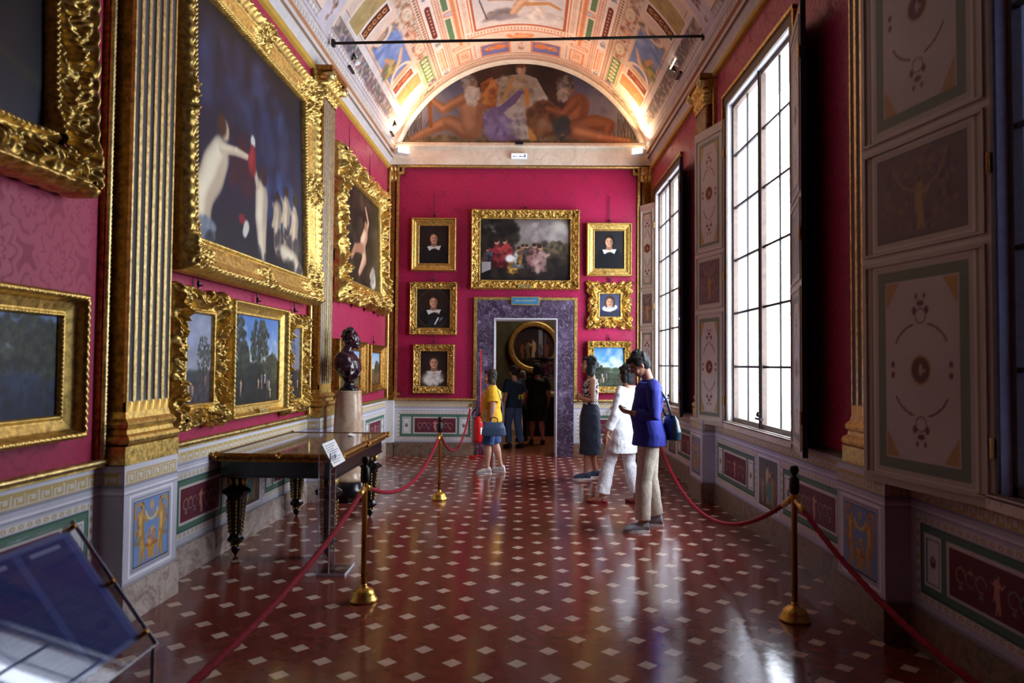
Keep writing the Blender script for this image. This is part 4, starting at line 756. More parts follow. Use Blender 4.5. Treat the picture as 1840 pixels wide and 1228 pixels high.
def portrait(w, h, seed, coat=(26, 22, 24), collar=(206, 202, 194), hair=(40, 28, 22), skin=(196, 142, 110), bgc=(34, 24, 22), ruff=False, cy=.66, scale=.3, armour=False, dress=None, oval=False, res=.006):
    A = Art(w, h, res, bgc); A.ell(w * .6, h * .6, w * .5, h * .5, tuple(int(b * 1.5) for b in bgc), 0, .9, .7); cx = w * .5; cz = h * cy; k = h * scale * .44
    A.ell(cx, cz - k * 3.9, k * 2.8, k * 2.9, coat, 0, .08)
    if dress: A.ell(cx - k * .2, cz - k * 2.9, k * 1.7, k * 1.3, dress, .2, .3); A.leaves(cx, cz - k * 3.3, k * 1.6, k * .8, [dress, tuple(int(q * .75) for q in dress), (230, 224, 214)], 40, k * .35, seed, .6)
    A.limb([(cx, cz - k * 1.6), (cx, cz - k * .6)], [k * .5, k * .42], tuple(int(s * .8) for s in skin))
    if ruff: A.ell(cx, cz - k * 1.15, k * 1.55, k * .75, (206, 206, 206), .15, .12); A.ell(cx, cz - k * 1.0, k * 1.0, k * .42, (168, 168, 172), .15, .3)
    else: A.poly([(cx - k * 1.3, cz - k * 1.5), (cx + k * 1.4, cz - k * 1.4), (cx + k * 1.0, cz - k * 2.3), (cx + k * .1, cz - k * 1.8), (cx - k * .9, cz - k * 2.4)], collar); A.ell(cx, cz - k * 1.25, k * .6, k * .35, tuple(int(s * .7) for s in skin))
    A.ell(cx + k * .06, cz + k * .42, k * 1.02, k * 1.12, hair, 0, .15); A.ell(cx - k * .75, cz - k * .2, k * .35, k * .8, hair, 0, .3); A.ell(cx + k * .78, cz - k * .1, k * .32, k * .9, hair, 0, .3)
    A.ell(cx - k * .02, cz - k * .04, k * .68, k * .90, skin, 0, .12); A.ell(cx - k * .18, cz + k * .1, k * .45, k * .7, tuple(min(255, int(s * 1.15)) for s in skin), 0, .6, .7); A.ell(cx + k * .45, cz - .1 * k, k * .3, k * .7, tuple(int(s * .6) for s in skin), 0, .6, .6)
    for sx in (-1, 1): A.ell(cx + sx * k * .27 - k * .04, cz + k * .12, k * .13, k * .06, (30, 20, 18)); A.line([(cx + sx * k * .14, cz + k * .3), (cx + sx * k * .42, cz + k * .28)], k * .04, (50, 32, 26))
    A.line([(cx - k * .05, cz + k * .15), (cx - k * .1, cz - k * .2)], k * .06, tuple(int(s * .85) for s in skin)); A.ell(cx - k * .04, cz - k * .5, k * .2, k * .06, (140, 60, 56)); A.ell(cx - k * .04, cz - k * .36, k * .22, k * .05, hair, 0, .3, .7)
    if armour: A.leaves(cx + k * .5, cz - k * 3.6, k * 1.6, k * 1.2, [(40, 42, 46), (24, 24, 28)], 50, k * .4, seed); A.line([(cx + k * .3, cz - k * 4.2), (cx + k * .9, cz - k * 3.0)], k * .13, (220, 220, 222)); A.ell(cx + k * 1.4, cz - k * 3.2, k * .5, k * .12, (130, 130, 136), .9)
    if oval: d = np.hypot((A.X - w / 2) / (w * .5), (A.Z - h / 2) / (h * .5)); A.put(np.clip((d - .97) * 30, 0, 1), (40, 30, 24)); A.put(np.exp(-((d - .98) / .02) ** 2) * .6, (96, 78, 56))
    A.noise(.05, 9, seed); return A
def group_scene(w, h, seed, night=False, res=.008):
    A = Art(w, h, res, (40, 32, 30)); A.vgrad([(0, (26, 20, 18)), (.35, (54, 44, 36)), (.55, (110, 100, 92)), (.8, (150, 142, 136)), (1, (96, 84, 80))]); A.leaves(w * .15, h * .75, w * .28, h * .35, [(30, 26, 24), (44, 38, 32), (24, 20, 20)], 180, h * .06, seed, .7); A.leaves(w * .72, h * .8, w * .25, h * .16, [(160, 154, 150), (120, 110, 110), (186, 176, 166)], 60, h * .07, seed + 1, .5)
    A.leaves(w * .8, h * .5, w * .25, h * .12, [(70, 60, 46), (96, 84, 62), (52, 46, 40)], 130, h * .04, seed + 2, .8); A.leaves(w * .5, h * .15, w * .55, h * .18, [(32, 26, 24), (46, 38, 32), (22, 18, 18)], 130, h * .07, seed + 3, .7)
    r = random.Random(seed)
    for fx, fz, fh, c in ((.06, .16, .40, (70, 52, 50)), (.15, .26, .42, (60, 66, 84)), (.22, .2, .5, (112, 40, 44)), (.30, .24, .46, (140, 54, 56)), (.36, .12, .32, (176, 132, 62)), (.42, .2, .36, (172, 166, 162)), (.47, .26, .34, (130, 98, 62)), (.53, .28, .32, (70, 60, 60)), (.60, .2, .42, (124, 88, 86)), (.66, .14, .46, (140, 110, 104))):
        x, z, k = fx * w, fz * h, fh * h; dk = tuple(int(q * .5) for q in c); lt = tuple(min(255, int(q * 1.25)) for q in c); lean = r.uniform(-.3, .3)
        A.poly([(x - k * .3, z), (x + k * .28, z), (x + k * (.13 + lean * .3), z + k * .75), (x - k * (.12 - lean * .3), z + k * .78)], dk); A.leaves(x + lean * k * .1, z + k * .38, k * .2, k * .36, [c, dk, c, lt], 36, k * .09, seed + int(fx * 99), .7)
        A.limb([(x + lean * k * .3, z + k * .68), (x + k * (.22 if lean > 0 else -.22), z + k * .55), (x + k * (.34 if lean > 0 else -.34), z + k * .62)], [k * .06, k * .05, k * .035], c, lt)
        A.ell(x + lean * k * .35, z + k * .86, k * .075, k * .095, (176, 132, 106)); A.ell(x + lean * k * .35 - k * .02, z + k * .91, k * .08, k * .07, (48, 34, 28))
    A.ell(w * .33, h * .36, w * .05, h * .06, (226, 224, 224), .3, .3); A.poly([(w * .02, h * .12), (w * .12, h * .18), (w * .12, h * .3), (w * .02, h * .3)], (150, 146, 146)); A.noise(.08, 6, seed); return A
def night_scene(w, h):
    A = Art(w, h, .009, (20, 24, 44)); A.vgrad([(0, (16, 18, 30)), (.3, (18, 26, 50)), (.6, (20, 30, 58)), (1, (18, 20, 34))]); A.leaves(w * .45, h * .72, w * .45, h * .2, [(34, 52, 92), (24, 34, 62), (50, 70, 110), (16, 20, 36)], 130, .13, 2, .35); A.leaves(w * .72, h * .35, w * .2, h * .12, [(60, 90, 140), (40, 62, 104), (30, 44, 80)], 60, .09, 3, .4); A.leaves(w * .35, h * .42, w * .12, h * .14, [(60, 20, 36), (40, 16, 30)], 40, .08, 4, .5)
    SK, S2 = (176, 158, 134), (222, 210, 184)
    A.limb([(w * .06, h * .03), (w * .08, h * .2), (w * .14, h * .30), (w * .20, h * .40)], [.10, .13, .16, .13], SK, S2); A.limb([(w * .20, h * .42), (w * .32, h * .45), (w * .42, h * .46)], [.05, .04, .03], SK, S2); A.ell(w * .23, h * .505, .075, .09, SK); A.ell(w * .205, h * .52, .085, .10, (60, 36, 26))
    A.limb([(w * .54, h * .02), (w * .53, h * .2), (w * .54, h * .33)], [.07, .12, .13], SK, S2); A.limb([(w * .5, h * .36), (w * .46, h * .46)], [.045, .03], SK); A.ell(w * .56, h * .42, .075, .09, (44, 26, 24)); A.ell(w * .46, h * .55, .05, .06, (190, 186, 180)); A.limb([(w * .45, h * .43), (w * .46, h * .51)], [.09, .05], (110, 24, 34), (150, 40, 50))
    for fx, fz, fh in ((.70, .12, .24), (.80, .16, .26), (.90, .12, .28)): figure(A, fx * w, fz * h, fh * h * 1.05, (150, 132, 112), (196, 180, 154), -1); A.ell(fx * w, fz * h + fh * h, .06, .06, (40, 26, 22))
    for fx, fz in ((.70, .10), (.80, .15), (.90, .11)):
        A.limb([(fx * w, fz * h), (fx * w - .02, fz * h + .22), (fx * w, fz * h + .38)], [.09, .085, .10], (140, 122, 102), (196, 180, 154)); A.leaves(fx * w + .03, fz * h + .05, .10, .12, [(34, 34, 46), (60, 56, 62), (96, 88, 84)], 26, .04, int(fx * 50), .7); A.limb([(fx * w - .05, fz * h + .34), (fx * w - .14, fz * h + .2)], [.035, .025], (176, 158, 132))
    A.limb([(w * .76, h * .09), (w * .88, h * .06), (w * .97, h * .01)], [.09, .10, .07], SK, S2); A.ell(w * .36, h * .16, .07, .05, (120, 24, 36)); A.limb([(w * .38, h * .1), (w * .4, h * .14)], [.04, .05], (190, 186, 176)); A.leaves(w * .09, h * .04, .15, .10, [(130, 140, 150), (90, 100, 116)], 40, .05, 8, .6)
    A.leaves(w * .5, h * .02, w * .5, h * .03, [(16, 18, 28), (26, 30, 44)], 50, .06, 9, .6); A.noise(.10, 4, 3); return A
def dark_nude(w, h):
    A = Art(w, h, .01, (34, 28, 24)); A.vgrad([(0, (30, 22, 18)), (.5, (46, 36, 30)), (1, (34, 30, 26))]); A.leaves(w * .5, h * .5, w * .5, h * .5, [(60, 46, 36), (30, 24, 20), (76, 60, 44), (24, 20, 18)], 160, .12, 4, .5)
    A.limb([(w * .40, h * .12), (w * .55, h * .3), (w * .5, h * .45), (w * .6, h * .58)], [.05, .09, .11, .1], (190, 140, 112), (230, 196, 166)); A.limb([(w * .6, h * .58), (w * .68, h * .72), (w * .6, h * .86)], [.05, .04, .03], (190, 140, 112), (230, 196, 166)); A.ell(w * .6, h * .66, .07, .08, (170, 120, 90)); A.limb([(w * .5, h * .4), (w * .3, h * .36), (w * .2, h * .25)], [.08, .06, .04], (160, 112, 88)); A.leaves(w * .8, h * .12, .15, .15, [(206, 196, 180), (160, 150, 140)], 30, .05, 3, .7); A.noise(.08, 5, 3); return A
def LP(y0, y1, z0, z1, off=0.02): yc = (y0 + y1) / 2; return (LX(yc, off), yc, (z0 + z1) / 2)
A_ = Art(2.0, 1.6, .012, (16, 14, 20)); A_.vgrad([(0, (24, 22, 44)), (.4, (18, 16, 22)), (1, (20, 14, 12))]); A_.line([(0, 1.2), (2, .75)], .02, (58, 54, 34), .9); A_.line([(0, .7), (2, .25)], .03, (40, 36, 24), .9); A_.leaves(1.4, 1.3, .5, .3, [(44, 30, 20), (30, 22, 18)], 40, .1, 2, .5); A_.noise(.1, 3, 2)
picture(A_, 2.35, 2.1, .29, .17, 'carved', LP(1.62, 3.97, 2.54, 4.64), LA, 'large very dark painting in a deeply carved gilt frame, top of the nearest bay', tilt=radians(-1.5))
A_ = landscape(1.1, .56, 3, (96, 124, 176), (176, 186, 196), (36, 44, 66), trees=((.75, .98, .2), (.93, .9, .14)), ground=.5); picture(A_, 1.36, .82, .14, .12, 'plain', LP(2.65, 4.01, 1.18, 2.0), LA, 'blue landscape painting in a wide plain gilt frame, lowest in the nearest bay')
picture(night_scene(2.5, 1.98), 3.10, 2.56, .30, .17, 'big', LP(4.98, 8.08, 2.27, 4.83), LA, 'huge dark blue night painting with pale bathing figures in a gilt frame', tilt=radians(-1.6), mat='gold')
picture(landscape(.46, .72, 8, (130, 140, 166), (150, 150, 166), (60, 56, 64), trees=((.72, .75, .24),), ground=.3, people=4), .82, 1.07, .19, .13, 'baroque', LP(5.06, 5.88, 1.11, 2.18), LA, 'narrow upright landscape in a heavy scrolled gilt frame, beside the fluted pilaster', wires=((0, .66),), res=.006)
picture(landscape(1.1, .84, 11, (70, 110, 176), (190, 196, 196), (34, 36, 36), trees=((.08, 1.0, .2), (.25, .7, .1), (.58, .95, .2), (.85, .55, .16)), ground=.4, people=9), 1.33, 1.04, .12, .10, 'plain', LP(5.96, 7.29, 1.12, 2.16), LA, 'wide woodland landscape with tall dark trees in a plain gilt frame', plate=.2, wires=((0, .66),))
picture(landscape(.36, .7, 14, (90, 100, 130), (120, 116, 130), (36, 32, 38), trees=((.3, .9, .3),), ground=.35, people=3), .66, 1.06, .15, .12, 'baroque', LP(7.31, 7.97, 1.08, 2.14), LA, 'slim dark picture in a scrolled gilt frame, right of the woodland landscape', wires=((0, .66),), res=.006)
picture(dark_nude(1.9, 1.4), 2.75, 2.05, .33, .2, 'baroque', LP(9.08, 11.83, 2.44, 4.49), LA, 'brown painting of a pale reclining figure in a massive scrolled gilt frame', tilt=radians(-1.5), wires=((-.6, 1.65), (.6, 1.65)), res=.009)
picture(landscape(1.2, .5, 21, (110, 150, 200), (206, 206, 190), (70, 66, 50), trees=((.2, .8, .15),), ground=.4), 1.52, .78, .14, .14, 'smooth', LP(9.02, 10.54, 1.15, 1.93), LA, 'small landscape in an orange-gold frame partly behind the dark bust', mat='golddark', wires=((0, .52),))
picture(landscape(.85, .5, 24, (120, 160, 206), (214, 210, 190), (84, 66, 50), trees=((.8, .7, .2),), ground=.4), 1.1, .74, .13, .13, 'smooth', LP(10.76, 11.86, 1.17, 1.91), LA, 'small landscape in an orange-gold frame nearest the end wall', mat='golddark', plate=.16, wires=((0, .52),))
def BP(x0, x1, z0, z1): return ((x0 + x1) / 2, 12.48, (z0 + z1) / 2)
picture(portrait(.5, .67, 1, ruff=False), .80, .95, .145, .09, 'smooth', BP(-1.93, -1.13, 3.25, 4.20), 0, 'dark portrait of a man with a white collar, top left of the end wall', wires=((0, .92),), res=.006)
picture(group_scene(1.58, 1.1, 2), 1.92, 1.42, .17, .11, 'carved', BP(-.87, 1.05, 2.935, 4.355), 0, 'large horizontal painting of a gathered crowd hung above the marble doorway', plate=.24, wires=((0, .77),), res=.006)
picture(portrait(.5, .67, 3, coat=(16, 16, 20), collar=(200, 200, 200), hair=(24, 18, 16), bgc=(28, 26, 28), cy=.70), .80, .95, .145, .09, 'smooth', BP(1.175, 1.975, 3.18, 4.13), 0, 'dark portrait of a bearded man in black, top right of the end wall', plate=.14, wires=((0, .96),), res=.006)
picture(portrait(.58, .72, 5, armour=True, oval=True, coat=(24, 20, 20), hair=(40, 26, 20)), .84, .94, .13, .09, 'carved', BP(-1.945, -1.105, 2.12, 3.06), 0, 'oval portrait of a long-haired man in armour in a carved square frame', plate=.15, wires=((0, .63),), res=.005)
picture(portrait(.34, .4, 6, ruff=True, coat=(40, 44, 64), bgc=(52, 56, 78), hair=(60, 44, 34), scale=.46, cy=.62), .78, .82, .215, .10, 'scroll', BP(1.20, 1.98, 2.26, 3.08), 0, 'tiny portrait with a white ruff in a pierced scrolling gilt frame', wires=((0, .5),), res=.005)
picture(portrait(.46, .64, 7, dress=(206, 196, 186), coat=(60, 46, 36), hair=(50, 34, 26), cy=.66, scale=.34), .73, .87, .13, .09, 'carved', BP(-1.87, -1.14, 1.09, 1.96), 0, 'portrait of a lady in a white dress, lowest left of the doorway', plate=.14, wires=((0, .61),), res=.005)
picture(landscape(.53, .68, 31, (60, 116, 170), (196, 206, 200), (56, 62, 50), trees=((.12, .6, .2),), ground=.42, people=4), .77, .92, .12, .10, 'carved', BP(1.195, 1.965, 1.12, 2.04), 0, 'bright blue-sky landscape lowest right of the doorway, behind the visitors', plate=.2, wires=((0, .58),), res=.005)
# ------------------------------------------------------------ lamps, rod, fittings near the ceiling
def emis(name, c, s):
    m = bpy.data.materials.new(name); m.use_nodes = True; b_ = m.node_tree.nodes['Principled BSDF']; b_.inputs['Emission Color'].default_value = (*c, 1); b_.inputs['Emission Strength'].default_value = s; return m
M['lamp'] = emis('lit_lamp_glass', (1, .78, .52), 9); M['bulb'] = emis('lit_bulb', (1, .86, .66), 12)
for x, lab, s_ in ((-2.08, 'white floodlight box glowing at the left end of the ledge', 1), (2.06, 'white floodlight box glowing at the right end of the ledge', -1)):
    r = root('floodlight', (x, 12.26, 5.34), s_ * .5); m = MB(); m.box(-.12, .12, -.08, .08, -.06, .05); m.box(-.02, .02, .06, .2, -.02, .02); m.build('housing', 'white', r, bevel=.012)
    m = MB(); m.box(-.10, .10, -.06, .06, .05, .062); m.build('lamp_glass', 'lamp', r); m = MB(); m.box(-.09, .09, -.088, -.08, -.045, .045); m.build('lamp_front', 'lamp', r); tag(r, lab, 'lamp', 'floodlights on the ledge')
r = root('tie_rod', (0, 8.42, 5.53)); b = MB(); b.tube([(-2.26, 0, -.04), (2.17, 0, .06)], .017, 10); b.build('rod_body', 'iron', r); b = MB(); b.box(-2.30, -2.26, -.03, .03, -.08, .0); b.box(2.17, 2.20, -.03, .03, .02, .1); b.build('anchor_plate', 'iron', r); tag(r, 'long dark iron tie rod spanning the vault from cornice to cornice', 'rod')
def spot(loc, rz, lab, n=2, lit=True):
    r = root('track_spotlight', loc, rz); m = MB(); m.tube([(0, 0, 0), (0, 0, .12)], .012, 8); m.box(-.05, .05, -.12, .12, -.015, .01); m.build('bracket', 'iron', r)
    for k in range(n):
        y = -.09 + .18 * k; m = MB(); m.tube([(0, y, .10), (.10, y, .16)], [.035, .05], 12); h_ = m.build('lamp_head', 'iron' if k == 0 else 'white', r, True); m = MB(); m.tube([(.101, y, .16), (.112, y, .167)], .042, 12); m.build('bulb', 'bulb' if lit else 'white', h_)
    tag(r, lab, 'spotlight', 'cornice spotlights'); return r
spot((LX(9.35, .12), 9.35, 5.56), 0, 'small unlit spotlight pair on the left cornice beyond the tie rod', 2, False); spot((LX(12.0, .12), 12.0, 5.56), 0, 'small unlit spotlight pair on the left cornice beside the lunette', 2, False)
spot((2.19, 9.6, 5.60), pi, 'lit spotlight pair on the right cornice beyond the tie rod', 2); spot((2.19, 7.45, 5.62), pi, 'lit spotlight pair on the right cornice, at the top of the view', 2)
r = root('security_camera', (-.03, 12.38, 5.50)); m = MB(); m.box(-.07, .07, -.05, .05, .0, .055); m.build('camera_housing', 'black', r, bevel=.012); m = MB(); m.tube([(0, -.05, .03), (0, -.065, .03)], .02, 12); m.build('camera_lens', 'iron', r); tag(r, 'small black camera on the ledge under the painted lunette', 'camera')
r = root('emergency_sign', (-.03, 12.435, 5.30)); m = MB(); m.box(-.15, .15, -.05, 0, -.055, .055); m.build('sign_box', 'white', r, bevel=.01); m = MB(); m.box(-.135, .135, -.054, -.0505, -.045, .045); m.build('sign_face', emis('lit_sign_face', (.75, .85, 1), .9), r)
m = MB()
for i, w_ in enumerate((.05, .03, .06, .04)): m.box(-.11 + i * .055, -.11 + i * .055 + w_ * .7, -.056, -.0545, -.02, .0); 
m.box(.09, .115, -.056, -.0545, -.03, .03); m.build('sign_lettering', plain('pictogram_blue', (90, 110, 150)), r); tag(r, 'small white lit emergency sign on the marble frieze', 'sign')
# door plaque
r = root('room_sign', (.1, 12.42, 2.735)); m = MB(); m.box(-.25, .25, 0, .02, -.075, .075); m.build('sign_frame', 'gold2', r, bevel=.004); m = MB(); m.box(-.23, .23, -.004, 0, -.058, .058); m.build('sign_board', plain('sign_blue', (44, 104, 140), .5), r)
def text(body, size, loc, rot, mat, parent, name='lettering', ext=.001):
    c = bpy.data.curves.new(name, 'FONT'); c.body = body; c.size = size; c.align_x = 'CENTER'; c.align_y = 'CENTER'; c.extrude = ext
    o = bpy.data.objects.new(name, c); COL.objects.link(o); bpy.context.view_layer.update(); me = bpy.data.meshes.new_from_object(o.evaluated_get(bpy.context.evaluated_depsgraph_get())); COL.objects.unlink(o); bpy.data.objects.remove(o)
    o = link(name, me, mat, parent); o.location = loc; o.rotation_euler = rot; return o
text('SALA DI POCCETTI', .042, (0, -.0055, 0), (pi / 2, 0, 0), plain('sign_gold_letters', (190, 190, 110)), r)
tag(r, 'blue room sign with gilt edge over the marble doorway', 'sign')
# ------------------------------------------------------------ the room beyond the doorway
M['far_wall'] = plain('olive_cloth', (74, 70, 44), .7, nz=.2, scale=3); 
b = MB(); b.box(-3.2, 4.2, 17.6, 17.8, 0, 5.2); b.box(-3.4, -3.2, 13.1, 17.8, 0, 5.2); b.box(4.2, 4.4, 13.1, 17.8, 0, 5.2); b.box(2.8, 4.4, 13.0, 13.1, 0, 5.3); b.box(-3.4, -2.6, 13.0, 13.1, 0, 5.3); struct(b.build('wall_5', 'far_wall'))
b = MB(); b.box(-3.4, 4.4, 13.0, 17.8, 5.2, 5.4); struct(b.build('ceiling_2', 'stucco'))
b = MB(); b.box(-3.4, 4.4, 12.55, 17.8, -.1, 0); struct(b.build('floor_2', plain('far_terracotta', (120, 66, 44), .25, nz=.2, scale=2)))
b = MB(); b.box(-3.2, 4.2, 17.56, 17.6, 0, .95); struct(b.build('trim_12', 'stucco'))
r = root('round_painting', (.36, 17.57, 2.05)); n = 72
prof = [(.49, -.02), (.50, -.07), (.53, -.09), (.56, -.07), (.60, -.10), (.64, -.08), (.66, 0)]
P = np.zeros((len(prof), n + 1, 3))
for i, (q, y) in enumerate(prof):
    for j in range(n + 1): a = 2 * pi * j / n; P[i, j] = (q * cos(a), y - (.012 * abs(sin(j * 1.6)) if 1 < i < 5 else 0), q * sin(a))
grid('frame', P, 'gold', None, r)
A = Art(1.0, 1.0, .012, (36, 28, 30)); A.vgrad([(0, (30, 22, 20)), (.5, (60, 44, 40)), (1, (34, 30, 40))]); A.rect(.62, .70, .3, .95, (120, 124, 140)).rect(.76, .80, .3, .85, (84, 70, 76)); [figure(A, x, .2, hh, c, None, m_) for x, hh, c, m_ in ((.2, .4, (120, 70, 50), 1), (.34, .45, (96, 84, 60), 1), (.5, .5, (170, 140, 110), -1), (.82, .4, (120, 60, 56), -1), (.66, .35, (84, 76, 84), -1))]
U, Vv = np.meshgrid(np.linspace(.001, 1, 45), np.linspace(0, 2 * pi, 91)); px = .5 + .5 * U * np.cos(Vv); pz = .5 + .5 * U * np.sin(Vv)
ii = np.clip((px * (A.nx - 1)).astype(int), 0, A.nx - 1); jj = np.clip((pz * (A.ny - 1)).astype(int), 0, A.ny - 1)
grid('canvas', np.stack([px - .5, np.full_like(px, -.03), pz - .5], -1), 'canvas', A.cols()[jj, ii], r); tag(r, 'large round painting in a gilt ring frame, seen through the doorway', 'painting')
r = root('cabinet', (.55, 16.3, 0)); m = MB(); m.box(-.42, .42, -.3, .3, .08, .88); m.box(-.45, .45, -.33, .33, 0, .08); m.build('body', 'black', r, bevel=.01); m = MB(); m.box(-.50, .50, -.36, .36, .88, .93); m.build('top', 'table_marble', r, bevel=.01)
m = MB(); m.box(-.36, .36, -.31, -.30, .2, .78); m.build('door', 'black', r, bevel=.004); tag(r, 'dark wooden cabinet under the tall vase in the next room', 'cabinet')
r = root('porcelain_vase', (.62, 16.3, .93)); vm = Mat('blue_porcelain', .15); nz = vm.noise(9, 4); vm.set('Base Color', vm.ramp(nz, [(.4, (40, 60, 110)), (.55, (150, 170, 206)), (.62, (206, 214, 226))]))
m = MB(); m.lathe([(.10, 0), (.13, .02), (.10, .08), (.06, .16), (.09, .24), (.17, .36), (.20, .52), (.19, .66), (.24, .74), (.26, .76)], n=32); m.build('vase_body', vm.m, r, True)
m = MB(); m.lathe([(.26, .76), (.36, .80), (.38, .83), (.34, .84), (.1, .83)], n=32); m.build('rim', 'black', r, True); tag(r, 'tall blue and white vase with a dark rim on the cabinet beyond the doorway', 'vase')
# ------------------------------------------------------------ table
T = root('console_table', (-1.965, 6.72, 0), radians(-1.0)); tx, ty = .52, .92
m = MB(); m.box(-tx, tx, -ty, ty, .845, .865); m.build('marble_top', 'table_marble', T)
m = MB()
def ringrect(b_, prof, hx, hy):
    b_.loft([[(-hx - o, -hy - o, z), (hx + o, -hy - o, z), (hx + o, hy + o, z), (-hx - o, hy + o, z)] for o, z in prof], cap=False)
ringrect(m, [(-.03, .868), (.0, .872), (.012, .866), (.02, .85), (.012, .835), (.0, .82), (-.005, .80), (-.03, .80)], tx, ty); m.build('gilt_edge', 'golddark', T)
for x, y in ((-tx, -ty), (tx, -ty), (-tx, ty), (tx, ty), (0, -ty), (tx, 0)):
    m = MB()
    for k in range(7): a = k * .9; m.ball((x * 1.005 + .025 * cos(a), y * 1.005 + .03 * sin(a), .85 + .012 * sin(a * 2)), (.022, .022, .02), 8)
    m.build('bronze_mount', 'golddark' if k else 'iron', T, True)
m = MB(); m.box(-tx + .04, tx - .04, -ty + .04, ty - .04, .68, .805); m.build('apron', 'black', T); m = MB(); m.box(-tx + .03, tx - .03, -ty + .03, ty - .03, .665, .682); m.build('apron_edge', 'black', T, bevel=.004)
lp = [(.06, .67), (.062, .60), (.075, .57), (.12, .545), (.122, .53), (.085, .505), (.078, .49), (.075, .46), (.066, .3), (.05, .17), (.058, .155), (.072, .14), (.072, .128), (.05, .11), (.03, .09), (.032, .075), (.04, .06), (.03, .035), (.006, 0)]
for sx in (-1, 1):
    for sy in (-1, 1):
        lx, ly = sx * (tx - .13), sy * (ty - .15); m = MB(); m.lathe(lp[::-1], (lx, ly, 0), 8); lg = m.build('leg', 'black', T)
        m = MB()
        for k in range(8):
            a = pi / 8 + k * pi / 4
            for q in range(9): z = .20 + q * .032; rr = .054 + (z - .17) * .078; m.ball((lx + rr * cos(a), ly + rr * sin(a), z), (.008, .008, .014), 6)
            m.ball((lx + .066 * cos(a), ly + .066 * sin(a), .62), (.014, .014, .035), 6); m.ball((lx + .035 * cos(a), ly + .035 * sin(a), .085), .010, 6)
        m.build('gilt_ornament', 'gold', lg, True)
tag(T, 'long black and gilt console table with an inlaid marble top, against the left wall', 'table')
r = root('caption_card', (-1.72, 7.35, .866), .1); m = MB(); m.box(-.045, .045, -.1, .1, .003, .006, Matrix.Rotation(.25, 4, 'Y')); m.build('card', 'white', r); m = MB(); m.box(-.045, -.03, -.08, .08, 0, .012); m.build('stand', 'acrylic', r); tag(r, 'small white caption card lying on the marble table top', 'card')
# ------------------------------------------------------------ bust on its column
r = root('marble_column', (-2.03, 8.42, 0)); m = MB(); m.lathe([(.24, 0), (.24, .06), (.25, .07), (.25, .15), (.235, .16), (.235, .21), (0.19, .23)], n=40); m.build('plinth', 'black', r, True)
m = MB(); m.lathe([(.20, .22), (.215, .24), (.215, .27), (.19, .30), (.185, .33), (.18, .6), (.165, 1.0), (.152, 1.25), (.15, 1.275), (.155, 1.285), (.15, 1.29)], n=48); m.build('shaft', 'column_marble', r, True); tag(r, 'round buff marble column standing against the pilaster behind the table', 'column')
def remesh(o, vox, smooth=6, disp=0, size=.1, mid=.5):
    md = o.modifiers.new('join', 'REMESH'); md.mode = 'VOXEL'; md.voxel_size = vox; md.use_smooth_shade = True
    if smooth: s_ = o.modifiers.new('soften', 'SMOOTH'); s_.iterations = smooth; s_.factor = .5
    if disp:
        t = bpy.data.textures.new('folds', 'CLOUDS'); t.noise_scale = size; t.noise_depth = 2; d = o.modifiers.new('folds', 'DISPLACE'); d.texture = t; d.strength = disp; d.mid_level = mid; d.texture_coords = 'LOCAL'
    return o
r = root('portrait_bust', (-2.03, 8.42, 1.29), 0)
bm_ = marble('dark_porphyry', [(.3, (34, 16, 26)), (.6, (58, 30, 42)), (.8, (84, 50, 62))], 9, 1, .16)
m = MB(); m.lathe([(.115, 0), (.115, .02), (.10, .035), (.075, .05), (.06, .08), (.065, .11), (.09, .125)], n=32); m.build('socle', 'black', r, True)
m = MB(); m.ell([((.0, 0, .10), (.055, 0, 0), (0, .07, 0)), ((0, 0, .17), (.115, 0, 0), (0, .16, 0)), ((-.01, 0, .26), (.155, 0, 0), (0, .21, 0)), ((-.02, 0, .35), (.15, 0, 0), (0, .225, 0)), ((-.035, 0, .42), (.11, 0, 0), (0, .18, 0)), ((-.03, 0, .465), (.075, 0, 0), (0, .085, 0)), ((-.005, 0, .54), (.066, 0, 0), (0, .064, 0))], 24)
m.ball((0.02, 0, 0.61), (.095, .078, .115), 20); m.ball((0.06, 0, 0.555), (.06, .05, .05)); m.ball((0.115, 0, 0.595), (.022, .014, .03)); m.ball((0.1, 0, 0.55), (.02, .025, .01)); m.ball((0.095, 0, 0.645), (.02, .05, .012)); m.ball((0.02, 0.08, 0.595), (.022, .012, .03)); m.ball((0.02, -0.08, 0.595), (.022, .012, .03)); m.ball((0.1, 0, 0.51), (.022, .022, .018))
for s_ in (-1, 1): m.ball((-.03, s_ * .19, .35), (.10, .06, .11))
remesh(m.build('head_and_chest', bm_, r), .007, 3)
m = MB(); rnd = random.Random(2)
for k in range(90): a, e = rnd.uniform(.9, 5.4), rnd.uniform(-.2, 1.5); m.ball((.01 + .10 * cos(a) * cos(e), .085 * sin(a) * cos(e), .630 + .11 * sin(e)), rnd.uniform(.016, .028), 6)
remesh(m.build('curled_hair', bm_, r), .006, 1)
m = MB()
for k in range(8): m.tube([(-.12 + .014 * k, .19 - .03 * k, .42 - .005 * k), (.10 + .008 * k, .10 - .035 * k, .36 - .022 * k), (.145, -.04 - .02 * k, .25 - .010 * k), (.05, -.19, .26 - .02 * k)], .019, 8)
remesh(m.build('draped_cloak', bm_, r), .006, 2); tag(r, 'dark bust of a curly-haired man looking right, on the marble column', 'sculpture')
